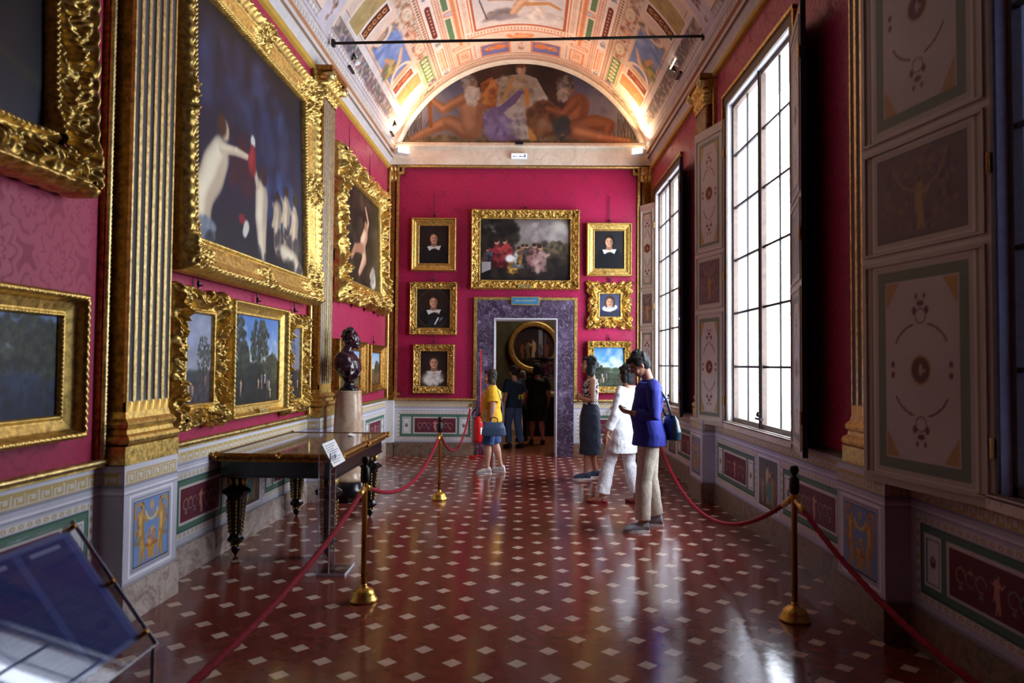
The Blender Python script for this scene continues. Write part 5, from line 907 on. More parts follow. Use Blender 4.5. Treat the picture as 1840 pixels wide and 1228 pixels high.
# ------------------------------------------------------------ stanchions and ropes
def stanchion(x, y, label):
    r = root('rope_stanchion', (x, y, 0)); m = MB(); m.lathe([(.095, 0), (.098, .008), (.095, .020), (.086, .024), (.086, .034), (.080, .038), (.078, .052), (.068, .070), (.05, .084), (.03, .092), (.024, .10), (.024, .108), (.0185, .115)], n=36); m.build('base', 'brass', r, True)
    m = MB(); m.lathe([(.0185, .10), (.0185, .86), (.026, .865), (.026, .875), (.02, .88)], n=20); m.build('pole', 'brass', r, True)
    m = MB(); m.lathe([(.02, .80), (.03, .81), (.032, .84), (.03, .90), (.018, .91), (.013, .92), (.024, .935), (.03, .955), (.024, .975), (.008, .985)], n=20); m.build('finial', 'iron', r, True)
    m = MB(); m.tube([(0, -.02, .80), (0, -.045, .79), (0, -.04, .765), (0, -.02, .765)], .005, 8); m.tube([(0, .02, .80), (0, .045, .79), (0, .04, .765), (0, .02, .765)], .005, 8); m.build('hook', 'brass', r); tag(r, label, 'stanchion', 'rope stanchions'); return r
SP = [((-1.05, 4.86), 'brass rope stanchion beside the clear acrylic sign stand, nearest on the left'), ((-.94, 8.46), 'brass rope stanchion standing between the table and the end wall'), ((1.77, 4.58), 'brass rope stanchion in shade by the right wall'), ((1.76, 9.2), 'brass rope stanchion hidden behind the man in blue'), ((-1.0, .75), 'brass rope stanchion just outside the near left edge of the view'), ((1.8, .6), 'brass rope stanchion just outside the near right edge of the view')]
for (x, y), lab in SP: stanchion(x, y, lab)
def rope(p, q, sag, label, ends=(1, 1)):
    p, q = Vector(p), Vector(q); n = 60; pts = []
    for i in range(n + 1): t = i / n; pts.append(p.lerp(q, t) - Vector((0, 0, sag * 4 * t * (1 - t))))
    r = root('barrier_rope', p); m = MB(); pts2 = [v - p for v in pts]; L = sum((a - c).length for a, c in zip(pts, pts[1:])); N = int(L / .014); th = np.linspace(0, 2 * pi, 11)
    tt = np.linspace(0, 1, N); P = np.array([[*v] for v in pts2]); ti = np.linspace(0, 1, n + 1); C = np.stack([np.interp(tt, ti, P[:, k]) for k in range(3)], -1); d = np.gradient(C, axis=0); d /= np.linalg.norm(d, axis=1, keepdims=True)
    u = np.cross(d, (0, 0, 1)); u /= np.linalg.norm(u, axis=1, keepdims=True); w_ = np.cross(u, d); R = .0155 + .0022 * np.sin(3 * th[None] + (tt * L / .014)[:, None])
    G = C[:, None] + u[:, None] * (R * np.cos(th))[..., None] + w_[:, None] * (R * np.sin(th))[..., None]; grid('twisted_cord', G, 'rope', None, r)
    for e in (0, 1):
        a = pts2[0] if e == 0 else pts2[-1]; c = pts2[2] if e == 0 else pts2[-3]; m = MB(); m.tube([a, c], .019, 12); m.build('end_cap', 'brass', r, True)
    tag(r, label, 'rope', 'barrier ropes'); return r
HK = .765
rope((-1.05, 4.82, HK), (-1.0, .79, HK), .17, 'red barrier rope running from the acrylic sign stand towards the viewer'); rope((-1.05, 4.90, HK), (-.94, 8.42, HK), .26, 'red barrier rope hanging along the front of the table'); rope((-.94, 8.50, HK), (-.845, 12.42, .89), .44, 'red barrier rope hooked to the end wall beside the fire extinguisher')
rope((1.77, 4.62, HK), (1.76, 9.16, HK), .56, 'red barrier rope sagging low along the right wall to the man in blue'); rope((1.77, 4.54, HK), (1.8, .64, HK), .38, 'red barrier rope in deep shade, nearest on the right'); rope((1.76, 9.24, HK), (1.64, 12.42, .86), .40, 'red barrier rope hooked to the end wall behind the woman in white')
for x, z, lab in ((-.845, .895, 'small brass wall hook beside the fire extinguisher'), (1.64, .865, 'small brass wall hook right of the doorway')):
    r = root('wall_hook', (x, 12.49, z)); m = MB(); m.tube([(0, 0, 0), (0, -.012, 0)], .028, 14); m.build('hook_plate', 'brass', r); m = MB(); m.tube([(0, -.01, 0), (0, -.06, -.015), (0, -.08, .0)], .007, 8); m.build('hook_arm', 'brass', r); tag(r, lab, 'hook')
# ------------------------------------------------------------ acrylic sign stand by the table
r = root('sign_stand', (-1.45, 5.40, 0)); m = MB(); m.box(-.075, .14, -.01, .30, 0, .022); m.build('base_plate', 'acrylic', r, bevel=.004)
m = MB(); m.box(-.075, -.067, 0, .15, .022, .98); m.box(.012, .020, 0, .15, .022, .90); m.box(-.067, .012, .142, .15, .022, .94); m.build('upright_panels', 'acrylic', r); m = MB()
for x in (-.075, .012): m.box(x, x + .008, -.003, 0, .022, .93)
m.box(-.075, .14, -.012, -.010, .0, .022); m.box(.14, .142, -.01, .30, 0, .022); m.box(.012, .02, .15, .153, .022, .9); m.build('edge_glints', 'edge', r)  # thin pale strips paint the bright glint on the stand's edges
m = MB(); Mx = Matrix.Translation((-.06, 0, 1.0)) @ Matrix.Rotation(radians(62), 4, 'Y'); m.box(0, .21, -.01, .38, -.003, .003, Mx); m.build('sloping_panel', 'acrylic', r)
m = MB(); m.box(.006, .204, 0, .37, .0035, .0065, Mx); cdn = m.build('text_sheet', 'white', r); m = MB()
for k in range(9): m.box(.03 + k * .018, .036 + k * .018, .04, .33 - .05 * (k % 3), .0067, .0072, Mx)
m.build('printed_lines', plain('print_grey', (120, 120, 130)), cdn); tag(r, 'clear acrylic stand with a sloping white text sheet in front of the table', 'sign stand')
# ------------------------------------------------------------ acrylic lectern at the near left
r = root('information_lectern', (-1.2, 1.78, 0)); sl = atan2(.345, .25); Lp = hypot(.345, .25)
Mx = Matrix.Translation((-.13, 0, 1.12)) @ Matrix.Rotation(sl, 4, 'Y')
m = MB(); m.box(-.02, Lp, -.36, .34, .0, .012, Mx); m.build('clear_cover', 'acrylic', r, bevel=.003); m = MB(); m.box(-.02, Lp, .34, .343, 0, .012, Mx); m.box(Lp, Lp + .003, -.36, .343, 0, .012, Mx); m.box(.11, .122, .34, .343, .012, .77); m.build('edge_glints', 'edge', r)  # edge strips are painted highlights on the clear cover and front sheet
def sheetart():
    A = Art(Lp - .04, .66, .004, (92, 114, 186)); 
    for k in range(3): A.rect(.02, Lp - .06, .02 + .21 * k, .20 + .21 * k, (66, 84, 150)); A.rect(.03, .04, .05 + .21 * k, .17 + .21 * k, (176, 186, 220))
    for k in range(3):
        for q in range(20): A.rect(.075 + q * .015, .079 + q * .015, .035 + .21 * k, .18 + .21 * k - .02 * (q % 4), (84, 98, 152), .6)
    A.frame(0, Lp - .04, 0, .66, .012, (130, 146, 196)); return A
A = sheetart(); Q = np.stack([A.X, A.Z - .34, np.full_like(A.X, -.005)], -1).reshape(-1, 3); Q = np.array([Mx @ Vector(q) for q in Q]).reshape(A.X.shape + (3,))
sp_ = painted('printed_sheet', .8, .1); sh = grid('text_sheet', Q, sp_, A.cols(), r, False); A2 = Art(.05, .05, .05, (60, 70, 110)); m = MB(); m.box(.0, Lp - .04, -.34, .32, -.0075, -.0058, Mx); m.build('sheet_backing', 'navy', r)
m = MB(); m.box(.11, .122, -.36, .34, .012, .77); m.build('front_sheet', 'acrylic', r, bevel=.003); m = MB(); m.box(-.16, .26, -.36, .34, 0, .012); m.build('base_sheet', 'acrylic', r, bevel=.003); m = MB(); m.box(-.15, -.14, -.36, .34, .012, 1.12); m.build('back_sheet', 'acrylic', r)
m = MB()
for u_, y_ in ((.0, .32), (.38, .32), (.2, .325)): m.tube([Mx @ Vector((u_, y_, -.02)), Mx @ Vector((u_, y_, .02))], .008, 12)
m.build('chrome_stud', 'brass', r, True); tag(r, 'clear acrylic lectern with a blue information sheet, nearest on the left', 'lectern')
# ------------------------------------------------------------ fire extinguisher
red = plain('extinguisher_red', (196, 22, 26), .25, nz=.05); r = root('extinguisher_stand', (-.69, 12.28, 0)); m = MB(); m.tube([(.02, 0, .02), (.02, 0, 1.86)], .012, 10); m.tube([(-.14, -.14, .012), (.02, 0, .03), (.18, -.14, .012)], .012, 8); m.tube([(-.16, .04, .012), (.02, 0, .03)], .012, 8); m.box(-.02, .06, -.04, -.0, .25, .27); m.build('stand_frame', red, r, True); tag(r, 'red tubular stand with a tall pole left of the doorway', 'stand')
r = root('fire_extinguisher', (-.69, 12.18, .27)); m = MB(); m.lathe([(.07, 0), (.085, .01), (.088, .04), (.088, .34), (.075, .40), (.04, .43), (.03, .45)], n=28); m.build('cylinder_body', red, r, True); m = MB(); m.lathe([(.03, .45), (.03, .48), (.015, .49)], n=14); m.box(-.015, .10, -.012, .012, .47, .485); m.box(-.015, .09, -.012, .012, .50, .51); m.build('valve', 'black', r)
m = MB(); m.tube([(-.02 - .09 * sin(a), -.03, .52 - .09 + .09 * cos(a) + .05) for a in np.linspace(0, 4.6, 14)] + [(.03, -.05, .36)], .012, 8); m.build('hose', 'black', r, True); m = MB(); m.ell([((0, 0, z), (.0895, 0, 0), (0, .0895, 0)) for z in (.14, .26)], 28); m.f = [f for f in m.f if len(f) == 4 and sum(m.v[i][0] for i in f) > .12 and sum(m.v[i][1] for i in f) < .1]; o = m.build('paper_label', 'white', r, True); tag(r, 'red fire extinguisher with a white label and black hose, behind the woman in yellow', 'extinguisher')
# ------------------------------------------------------------ people
def skinmat(name, c): return plain(name, c, .5, nz=.06, scale=30)
def fabric(name, c, rough=.85, nz=.10, scale=40): return plain(name, c, rough, nz=nz, scale=scale, bump=.08)
def hand(m, w, d, n, side, curl, s=1.0, r=.0088):
    """palm and five fingers: w wrist, d pointing along the hand, n out of the palm, side +1 when the thumb lies along d x n"""
    w, d, n = Vector(w), Vector(d).normalized(), Vector(n).normalized(); t = d.cross(n).normalized() * side
    m.ell([(w - d * .01, n * .016, t * .024), (w + d * .02 * s, n * .016, t * .030), (w + d * .055 * s, n * .015, t * .038), (w + d * .088 * s, n * .012, t * .038)], 12)
    for k, L in enumerate((.072, .080, .074, .058)):
        b0 = w + d * .085 * s + t * (.027 - .018 * k); dd = d.copy(); pts = [b0 - d * .015]; p = b0
        for q, f in enumerate((.45, .32, .23)):
            ang = curl * (.55 + .5 * q) + .05 * k; dd = (d * cos(ang) + n * sin(ang)).normalized(); pts.append(p); p = p + dd * L * s * f
        pts.append(p); m.tube(pts, [r, r, r * .95, r * .9, r * .75], 8)
    b0 = w + d * .025 * s + t * .028; p1 = b0 + (d * .6 + t * .75 + n * .25).normalized() * .034 * s; p2 = p1 + (d * .85 + t * .25 + n * .45).normalized() * .030 * s; m.tube([w + d * .01 + t * .01, b0, p1, p2], [r * 1.3, r * 1.25, r * 1.1, r * .8], 8)
def person(loc, rz, s, J, look, label, vox=.0065):
    """s scales a 1.75 m figure; J overrides joints (x forward, y left, z up, before scaling); look: dict of skin, hair, clothes"""
    D_ = dict(hip=(0, 0, .95), waist=(.0, 0, 1.10), chest=(.0, 0, 1.29), neck=(-.015, 0, 1.46), head=(.03, 0, 1.635), nod=0, turn=0,
              shl=(-.01, .18, 1.42), ell=(-.03, .25, 1.13), wrl=(.06, .26, .90), shr=(-.01, -.18, 1.42), elr=(-.03, -.25, 1.13), wrr=(.06, -.26, .90),
              hl=(0, .09, .92), kl=(.02, .10, .50), al=(-.02, .10, .09), hr=(0, -.09, .92), kr=(.02, -.10, .50), ar=(-.02, -.10, .09), tl=0, tr=0,
              hdl=(.3, 0, -1), hdr=(.3, 0, -1), nl=(0, -1, 0), nr=(0, 1, 0), cl=.35, cr=.35, fat=1., belly=0)
    D_.update(J); V = {k: Vector(v) for k, v in D_.items() if isinstance(v, tuple)}; F = D_['fat']; R0 = root('person', loc, rz); R0.scale = (s, s, s); X = Vector((1, 0, 0)); Yv = Vector((0, 1, 0))
    HR = Matrix.Rotation(D_['turn'], 3, 'Z') @ Matrix.Rotation(D_['nod'], 3, 'Y'); hc = V['head']
    def torso(m, g, z_lo=None, flare=0, hem=None):
        secs = []
        if hem is not None: secs.append((V['hip'] + Vector((.0, 0, hem)), X * (.125 * F + g + flare), Yv * (.175 * F + g + flare)))
        secs += [(V['hip'] + Vector((-.01, 0, -.02)), X * (.125 * F + g + flare * .6), Yv * (.170 * F + g + flare * .5)), (V['waist'] + Vector((D_['belly'] * .5, 0, 0)), X * (.105 * F + g + D_['belly'] * .5), Yv * (.145 * F + g)), (V['chest'], X * (.118 * F + g), Yv * (.165 * F + g)),
                 (V['chest'].lerp(V['neck'], .55), X * (.105 * F + g), Yv * (.175 * F ** .5 + g)), (V['chest'].lerp(V['neck'], .86), X * (.075 + g), Yv * (.13 + g))]
        m.ell(secs, 24)
    # body: torso, neck, head, arms with hands, legs - one remeshed surface
    m = MB(); torso(m, -.012); m.tube([V['chest'].lerp(V['neck'], .7), V['neck'], hc + HR @ Vector((-.02, 0, -.06))], [.07, .054, .052], 14)
    m.ball(hc + HR @ Vector((-.005, 0, .03)), (.092, .073, .10), 20, HR); m.ball(hc + HR @ Vector((.02, 0, -.035)), (.068, .058, .072), 18, HR); m.ball(hc + HR @ Vector((.045, 0, -.085)), (.036, .034, .026), 12, HR)
    m.ell([(hc + HR @ Vector(c), HR @ Vector((u, 0, 0)), HR @ Vector((0, v_, 0))) for c, u, v_ in (((.085, 0, .025), .012, .009), ((.098, 0, 0), .014, .011), ((.104, 0, -.018), .016, .016), ((.092, 0, -.028), .010, .014))], 10)
    m.ball(hc + HR @ Vector((.082, 0, -.052)), (.013, .024, .007), 10, HR); m.ball(hc + HR @ Vector((.081, 0, -.062)), (.012, .020, .006), 10, HR); m.ball(hc + HR @ Vector((.078, 0, .038)), (.016, .045, .010), 12, HR)
    for q in (-1, 1): m.ball(hc + HR @ Vector((-.01, q * .076, -.005)), (.018, .010, .031), 10, HR); m.ball(hc + HR @ Vector((.058, q * .042, -.025)), (.024, .022, .024), 10, HR)
    for sd in 'lr':
        sh, el, wr = V['sh' + sd], V['el' + sd], V['wr' + sd]; m.tube([sh.lerp(V['chest'], .3), sh, sh.lerp(el, .4), el, el.lerp(wr, .3), wr], [.05, .056 * F, .047 * F, .038 * F, .040 * F, .026], 14)
        hand(m, wr, V['hd' + sd], V['n' + sd], 1 if sd == 'l' else -1, D_['c' + sd])
        h_, k_, a_ = V['h' + sd], V['k' + sd], V['a' + sd]; m.tube([h_ + Vector((0, 0, .04)), h_.lerp(k_, .2), h_.lerp(k_, .65), k_, k_.lerp(a_, .3), k_.lerp(a_, .75), a_], [.085 * F, .086 * F, .066 * F, .054 * F, .057 * F, .037, .036], 16)
        ft = D_['t' + sd]; fd = Vector((cos(ft), sin(ft), 0)); m.tube([a_, a_ + fd * .03 + Vector((0, 0, -.035)), a_ + fd * .11 + Vector((0, 0, -.06)), a_ + fd * .17 + Vector((0, 0, -.07))], [.035, .036, .03, .02], 12)
    remesh(m.build('body', look['skin'], R0), vox, 3)
    m = MB()
    for q in (-1, 1): m.ball(hc + HR @ Vector((.0745, q * .031, .012)), (.010, .012, .0065), 10, HR)
    e_ = m.build('eyes', plain('eye_white', (150, 140, 134), .3), R0, True); m = MB()
    for q in (-1, 1): m.ball(hc + HR @ Vector((.0815, q * .031, .012)), .0052, 8)
    m.build('irises', 'black', e_, True); m = MB()
    for q in (-1, 1): m.tube([hc + HR @ Vector((.088, q * .015, .036)), hc + HR @ Vector((.086, q * .034, .041)), hc + HR @ Vector((.072, q * .052, .034))], .0045, 6)
    m.build('eyebrows', look['hair'], R0, True)
    # hair
    m = MB(); rnd = random.Random(int(s * 999)); L = look.get('len', 0)
    m.ball(hc + HR @ Vector((-.024, 0, .048)), (.098, .083, .098), 22, HR); m.ball(hc + HR @ Vector((-.05, 0, -.005)), (.066, .078, .075), 18, HR)
    if look.get('fringe', 1): m.ball(hc + HR @ Vector((.055, 0, .095)), (.042, .05, .032), 12, HR)
    for q in (-1, 1):
        m.ball(hc + HR @ Vector((-.012, q * .066, .045)), (.055, .025, .05), 12, HR)
        if L: m.ball(hc + HR @ Vector((-.02, q * .07, -.02 - L * .3)), (.05, .028, .06 + L * .4), 12, HR)
    if L: m.ball(hc + HR @ Vector((-.060, 0, -.04 - L * .5)), (.046, .070, .06 + L * .5), 16, HR)
    for k in range(60): a, e = rnd.uniform(.75, 5.5), rnd.uniform(-.4 - L * 2, 1.4); m.ball(hc + HR @ Vector((-.03 + .09 * cos(a) * cos(e), .08 * sin(a) * cos(e), .05 + .095 * sin(e))), rnd.uniform(.012, .02), 6)
    remesh(m.build('hair', look['hair'], R0), .0065, 2, .007, .03)
    def sleeve(m, sd, g, to, cuff=0):
        sh, el, wr = V['sh' + sd], V['el' + sd], V['wr' + sd]; st = [sh.lerp(V['chest'], .40) + Vector((0, 0, .03)), sh + Vector((0, 0, -.002)), sh + (el - sh) * .16]; rr = [.054 + g, .064 * F + g * .8, .059 * F + g]
        if to <= 1: st += [sh.lerp(el, to)]; rr += [.055 * F + g + cuff]
        else: st += [sh.lerp(el, .5), el, el.lerp(wr, .4), el.lerp(wr, to - 1)]; rr += [.053 * F + g, .046 * F + g, .044 + g, .032 + g + cuff]
        m.tube(st, rr, 16)
    def trouser(m, g, to, wide=0):
        for sd in 'lr':
            h_, k_, a_ = V['h' + sd], V['k' + sd], V['a' + sd]; st = [h_ + Vector((0, 0, .05)), h_.lerp(k_, .2)]; rr = [.085 * F + g, .09 * F + g]
            if to <= 1: st += [h_.lerp(k_, to * .7), h_.lerp(k_, to)]; rr += [.078 * F + g, .072 * F + g + wide]
            else: st += [h_.lerp(k_, .65), k_, k_.lerp(a_, .4 * (to - 1)), k_.lerp(a_, to - 1)]; rr += [.072 * F + g, .062 * F + g, .056 * F + g + wide * .5, .047 + g + wide]
            m.tube(st, rr, 18)
        m.ell([(V['hip'] + Vector((-.005, 0, z)), X * (.108 * F + g), Yv * (.158 * F + g)) for z in (-.08, .0, .05)], 24)
    for nm, mat, fn, dsp in look['clothes']:
        m = MB(); fn(m, torso, sleeve, trouser, V, hc, HR); o = m.build(nm, mat, R0); remesh(o, .007, 2, dsp * .75, .11)
    for sd in 'lr':
        a_ = V['a' + sd]; ft = D_['t' + sd]; fd = Vector((cos(ft), sin(ft), 0)); sdv = Vector((-sin(ft), cos(ft), 0)); g0 = Vector((a_.x, a_.y, 0)); low = look.get('sandal'); zt = .03 if low else .1
        up = Vector((0, 0, 1)); m = MB()
        secs = [(-.065, .030, .05), (-.055, .038, zt), (-.02, .040, zt + .015), (.03, .042, zt * .85), (.09, .047, zt * .6 + .015), (.15, .044, zt * .35 + .02), (.185, .026, .03)]
        m.ell([(g0 + fd * x + up * (h_ * .5 + .012), sdv * w_, up * (h_ * .5)) for x, w_, h_ in secs], 18)
        if not low: m.tube([a_ + up * .005, a_ + up * -.03], [.042, .045], 14)
        sh = remesh(m.build('shoe', look['shoe'], R0), .005, 2)
        m = MB(); out = []
        for k in range(24): t = 2 * pi * k / 24; out.append((cos(t), sin(t)))
        rings = [[g0 + fd * (.06 + .137 * c) + sdv * (.052 - .008 * (c < 0)) * sn * (1 - .12 * c * c) + up * z for c, sn in out] for z in (0, .026)]; m.loft(rings); m.build('sole', look['sole'], sh)
    tag(R0, label, 'person', 'museum visitors'); return R0
SKA = skinmat('tanned_skin', (196, 140, 112)); SKB = skinmat('fair_skin', (206, 156, 130)); SKC = skinmat('olive_skin', (176, 122, 96))
HB = plain('black_hair', (9, 7, 8), .7, nz=.5, scale=140, bump=.5); HBr = plain('brown_hair', (38, 20, 14), .7, nz=.5, scale=140, bump=.5); HG = plain('grey_hair', (130, 126, 122), .5, nz=.2, scale=90)
blue = fabric('blue_cotton', (44, 50, 150)); beige = fabric('beige_cotton', (206, 194, 176)); yel = fabric('yellow_jersey', (236, 176, 32)); den = fabric('denim', (52, 78, 128)); den2 = fabric('pale_denim', (70, 92, 130)); wht = fabric('white_linen', (232, 230, 234)); nav = fabric('navy_cotton', (38, 44, 62)); blk = fabric('black_cotton', (14, 14, 18)); drk = fabric('teal_jersey', (16, 34, 52)); shg = fabric('grey_canvas', (150, 152, 160)); shw = fabric('white_canvas', (214, 210, 206)); shn = fabric('blue_grey_mesh', (62, 74, 98)); soleW = plain('white_rubber', (224, 222, 220)); sandr = plain('red_leather', (130, 40, 44)); shk = plain('dark_leather', (26, 24, 26))
pm = Mat('patterned_top', .8); pn = pm.noise(11, 2, .5, 3); pm.set('Base Color', pm.ramp(pn, [(.50, (232, 226, 226)), (.52, (30, 26, 30))])); 
def bagstrap(m, pts, w=.012): m.tube(pts, w, 8)
# man in blue, looking down at a phone
man = person((1.275, 7.06, 0), pi, 1.0, dict(hip=(-.02, 0, .96), waist=(.0, 0, 1.12), chest=(-.02, 0, 1.30), neck=(-.01, 0, 1.475), head=(.075, 0, 1.615), nod=.62, belly=.035,
    shl=(-.02, .19, 1.42), ell=(-.03, .25, 1.12), wrl=(.16, .10, 1.15), shr=(-.02, -.19, 1.42), elr=(-.03, -.24, 1.12), wrr=(.16, -.06, 1.14), hdl=(.9, -.25, .25), hdr=(.9, .25, .22), nl=(-.2, -.3, .9), nr=(-.2, .3, .9), cl=.75, cr=.7,
    hl=(-.01, .09, .93), kl=(.05, .11, .50), al=(.07, .14, .09), hr=(-.03, -.09, .93), kr=(-.05, -.11, .50), ar=(-.12, -.14, .09), tl=.15, tr=-.2, fat=1.04),
    dict(skin=SKC, hair=HB, shoe=shg, sole=soleW, clothes=[
        ('trousers', beige, lambda m, T_, S_, P_, V, hc, HR: P_(m, .014, 1.93, .012), .016),
        ('long_sleeved_shirt', blue, lambda m, T_, S_, P_, V, hc, HR: (T_(m, .022, hem=-.13, flare=.018), S_(m, 'l', .008, 1.80, .004), S_(m, 'r', .008, 1.80, .004)), .018),
        ('collar', nav, lambda m, T_, S_, P_, V, hc, HR: m.tube([V['neck'] + Vector((.055 * cos(a) - .0, .068 * sin(a), -.005 + .012 * cos(a) * -1)) for a in np.linspace(0, 6.28, 17)], .013, 8), 0)]),
    'man in a long blue shirt and beige trousers looking down at his phone')
bl = root('shoulder_bag', (1.515, 7.05, .865), .15); teal = plain('teal_leather', (22, 44, 56), .3); m = MB(); m.ell([((0, 0, .02), (.075, 0, 0), (0, .15, 0)), ((0, 0, .10), (.085, 0, 0), (0, .16, 0)), ((-.01, 0, .22), (.06, 0, 0), (0, .145, 0)), ((-.015, 0, .27), (.02, 0, 0), (0, .13, 0))], 20); remesh(m.build('bag_body', teal, bl), .008, 3)
m = MB(); m.tube([(-.03, -.10, .22), (-.09, -.10, .42), (-.17, -.09, .545), (-.27, -.09, .60), (-.22, -.04, .50), (-.10, .03, .38), (-.02, .09, .22)], .013, 8); m.build('strap', teal, bl, True); m = MB(); m.box(.05, .075, -.05, .03, .15, .2); m.build('buckle', 'brass', bl, bevel=.004); tag(bl, 'dark teal shoulder bag hanging at the back of the man in blue', 'bag')
ph = root('phone', (1.03, 7.04, 1.205)); m = MB(); m.box(-.035, .035, -.045, .045, -.004, .004, Matrix.Rotation(.45, 4, 'Y')); m.build('phone_body', 'black', ph, bevel=.003); tag(ph, 'black phone held in both hands by the man in blue', 'phone')
# woman in a navy skirt with folded arms
person((1.02, 10.12, 0), pi, .985, dict(head=(.03, 0, 1.63), nod=-.12, ell=(-.01, .22, 1.13), wrl=(.17, .02, 1.16), elr=(.0, -.20, 1.15), wrr=(.17, .05, 1.20), hdl=(.4, -.9, .1), hdr=(.3, .9, .3), nl=(-1, -.2, 0), nr=(-1, .2, 0), shl=(-.01, .165, 1.41), shr=(-.01, -.165, 1.41), cl=.4, cr=.4,
    al=(.07, .10, .09), kl=(.05, .09, .5), ar=(-.09, -.09, .09), kr=(-.01, -.09, .5), fat=.9, tl=.1, tr=.1),
    dict(skin=SKC, hair=HB, len=.10, shoe=shn, sole=soleW, clothes=[
        ('sleeveless_top', pm.m, lambda m, T_, S_, P_, V, hc, HR: (T_(m, .014, hem=.0), ), .012),
        ('long_skirt', nav, lambda m, T_, S_, P_, V, hc, HR: m.ell([((.0, 0, 1.08), (.11, 0, 0), (0, .145, 0)), ((0, 0, .93), (.145, 0, 0), (0, .185, 0)), ((0, 0, .6), (.150, 0, 0), (0, .19, 0)), ((.0, 0, .36), (.16, 0, 0), (0, .20, 0))], 28), .03)]),
    'woman with folded arms in a patterned top and long navy skirt')
# woman in white, turned away
person((1.22, 8.34, 0), pi * .80, .95, dict(hip=(.0, 0, .93), waist=(-.03, 0, 1.10), chest=(-.06, 0, 1.27), neck=(-.08, 0, 1.44), head=(-.05, 0, 1.575), nod=.15, turn=-.25, shl=(-.07, .17, 1.39), shr=(-.08, -.17, 1.39), ell=(-.03, .25, 1.10), wrl=(.08, .26, .88), elr=(-.10, -.25, 1.10), wrr=(-.04, -.27, .86), hl=(.02, .09, .90), kl=(.12, .13, .50), al=(.19, .18, .09), hr=(-.02, -.09, .90), kr=(-.04, -.10, .5), ar=(-.16, -.08, .09), tl=.3, tr=-.3, fat=.95),
    dict(skin=SKB, hair=HB, len=.03, shoe=sandr, sole=sandr, sandal=1, clothes=[
        ('trousers', wht, lambda m, T_, S_, P_, V, hc, HR: P_(m, .02, 1.9, .02), .03),
        ('tunic', wht, lambda m, T_, S_, P_, V, hc, HR: (T_(m, .022, hem=-.30, flare=.035), S_(m, 'l', .014, 1.75, .015), S_(m, 'r', .014, 1.75, .015)), .03)]),
    'woman in a loose white tunic and trousers with red sandals, behind the man in blue')
# woman in yellow
wy = person((-.405, 10.55, 0), pi, .872, dict(nod=-.05, fat=1.22, belly=.03, head=(.035, 0, 1.62), ell=(-.03, .27, 1.14), wrl=(.0, .27, .93), elr=(.0, -.26, 1.14), wrr=(.10, -.22, .95), hl=(0, .09, .90), kl=(.06, .10, .49), al=(.06, .12, .09), kr=(-.06, -.11, .49), ar=(-.17, -.12, .09), tl=.1, tr=-.25, cl=.7, cr=.7),
    dict(skin=SKB, hair=HBr, len=.05, shoe=shw, sole=soleW, clothes=[
        ('denim_shorts', den, lambda m, T_, S_, P_, V, hc, HR: P_(m, .014, .98, .01), .02),
        ('yellow_tee', yel, lambda m, T_, S_, P_, V, hc, HR: (T_(m, .02, hem=-.07, flare=.02), S_(m, 'l', .016, .75, .012), S_(m, 'r', .016, .75, .012)), .025)]),
    'woman in a yellow t-shirt and denim shorts standing by the fire extinguisher')
hb = root('handbag', (-.36, 10.22, .58), .0); lb = plain('blue_leather', (72, 96, 128), .4); m = MB(); m.ell([((0, 0, .0), (.165, 0, 0), (0, .05, 0)), ((0, 0, .02), (.18, 0, 0), (0, .055, 0)), ((0, 0, .12), (.165, 0, 0), (0, .05, 0)), ((0, 0, .20), (.13, 0, 0), (0, .02, 0))], 20); remesh(m.build('bag_body', lb, hb), .008, 3)
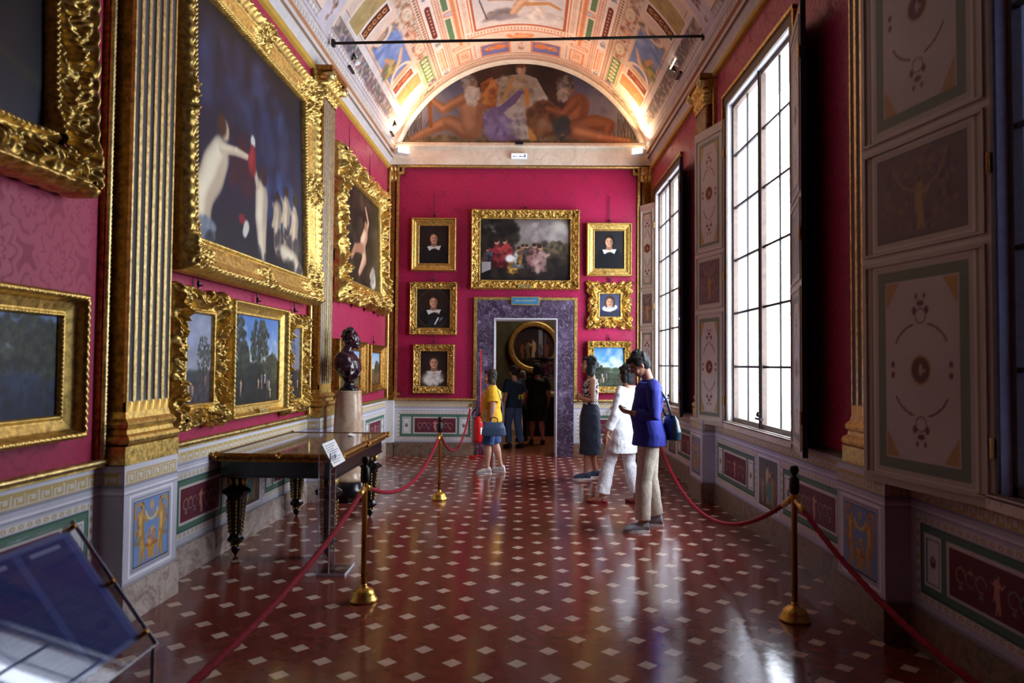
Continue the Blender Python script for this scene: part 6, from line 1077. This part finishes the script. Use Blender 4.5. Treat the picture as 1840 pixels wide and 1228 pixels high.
m = MB(); m.tube([(-.06, .0, .18), (-.05, .02, .25), (0, .025, .27), (.05, .02, .25), (.06, 0, .18)], .008, 8); m.build('handle', 'black', hb, True); m = MB(); m.tube([(.13, .0, .18), (.12, .08, .45), (.06, .16, .62), (.02, .22, .70), (-.04, .24, .60), (-.12, .18, .40), (-.13, .0, .18)], .007, 8); m.build('strap', lb, hb, True); tag(hb, 'pale blue handbag hung in front of the woman in yellow', 'bag')
# visitors in the next room
p = person((-.10, 13.75, 0), pi * .72, .90, dict(nod=-.15, kl=(.08, .10, .5), al=(.02, .11, .09), kr=(-.02, -.10, .5), ar=(-.15, -.1, .09), fat=1.12), dict(skin=SKA, hair=HBr, shoe=shk, sole=shk, clothes=[
    ('jeans', den2, lambda m, T_, S_, P_, V, hc, HR: P_(m, .012, 1.92, .006), .02), ('dark_tee', drk, lambda m, T_, S_, P_, V, hc, HR: (T_(m, .02, hem=-.08), S_(m, 'l', .014, .8, .01), S_(m, 'r', .014, .8, .01)), .02)]), 'person in blue jeans and a dark t-shirt with yellow numbers on the back', vox=.009)
nm = text('19', .15, (-.158, -.055, 1.09), (pi / 2, 0, -pi / 2), fabric('yellow_print', (206, 214, 40)), p, 'shirt_number', .012)
person((.37, 14.4, 0), pi * .55, .925, dict(nod=-.2, kl=(.03, .1, .5), al=(.03, .11, .09), ar=(-.08, -.12, .09), fat=1.15), dict(skin=SKC, hair=HB, len=.04, shoe=shk, sole=shk, clothes=[
    ('black_shorts', blk, lambda m, T_, S_, P_, V, hc, HR: P_(m, .02, .95, .02), .02), ('black_tee', blk, lambda m, T_, S_, P_, V, hc, HR: (T_(m, .025, hem=-.10, flare=.02), S_(m, 'l', .018, .8, .015), S_(m, 'r', .018, .8, .015)), .02)]), 'person in black t-shirt and shorts seen from behind in the doorway', vox=.009)
person((.07, 15.0, 0), pi * .6, .83, dict(), dict(skin=SKA, hair=HG, len=.03, shoe=shk, sole=shk, clothes=[
    ('dark_trousers', blk, lambda m, T_, S_, P_, V, hc, HR: P_(m, .014, 1.92, .006), .02), ('dark_top', drk, lambda m, T_, S_, P_, V, hc, HR: (T_(m, .02, hem=-.10), S_(m, 'l', .014, 1.7, .01), S_(m, 'r', .014, 1.7, .01)), .02)]), 'grey-haired person half hidden between the two visitors in the next room', vox=.009)
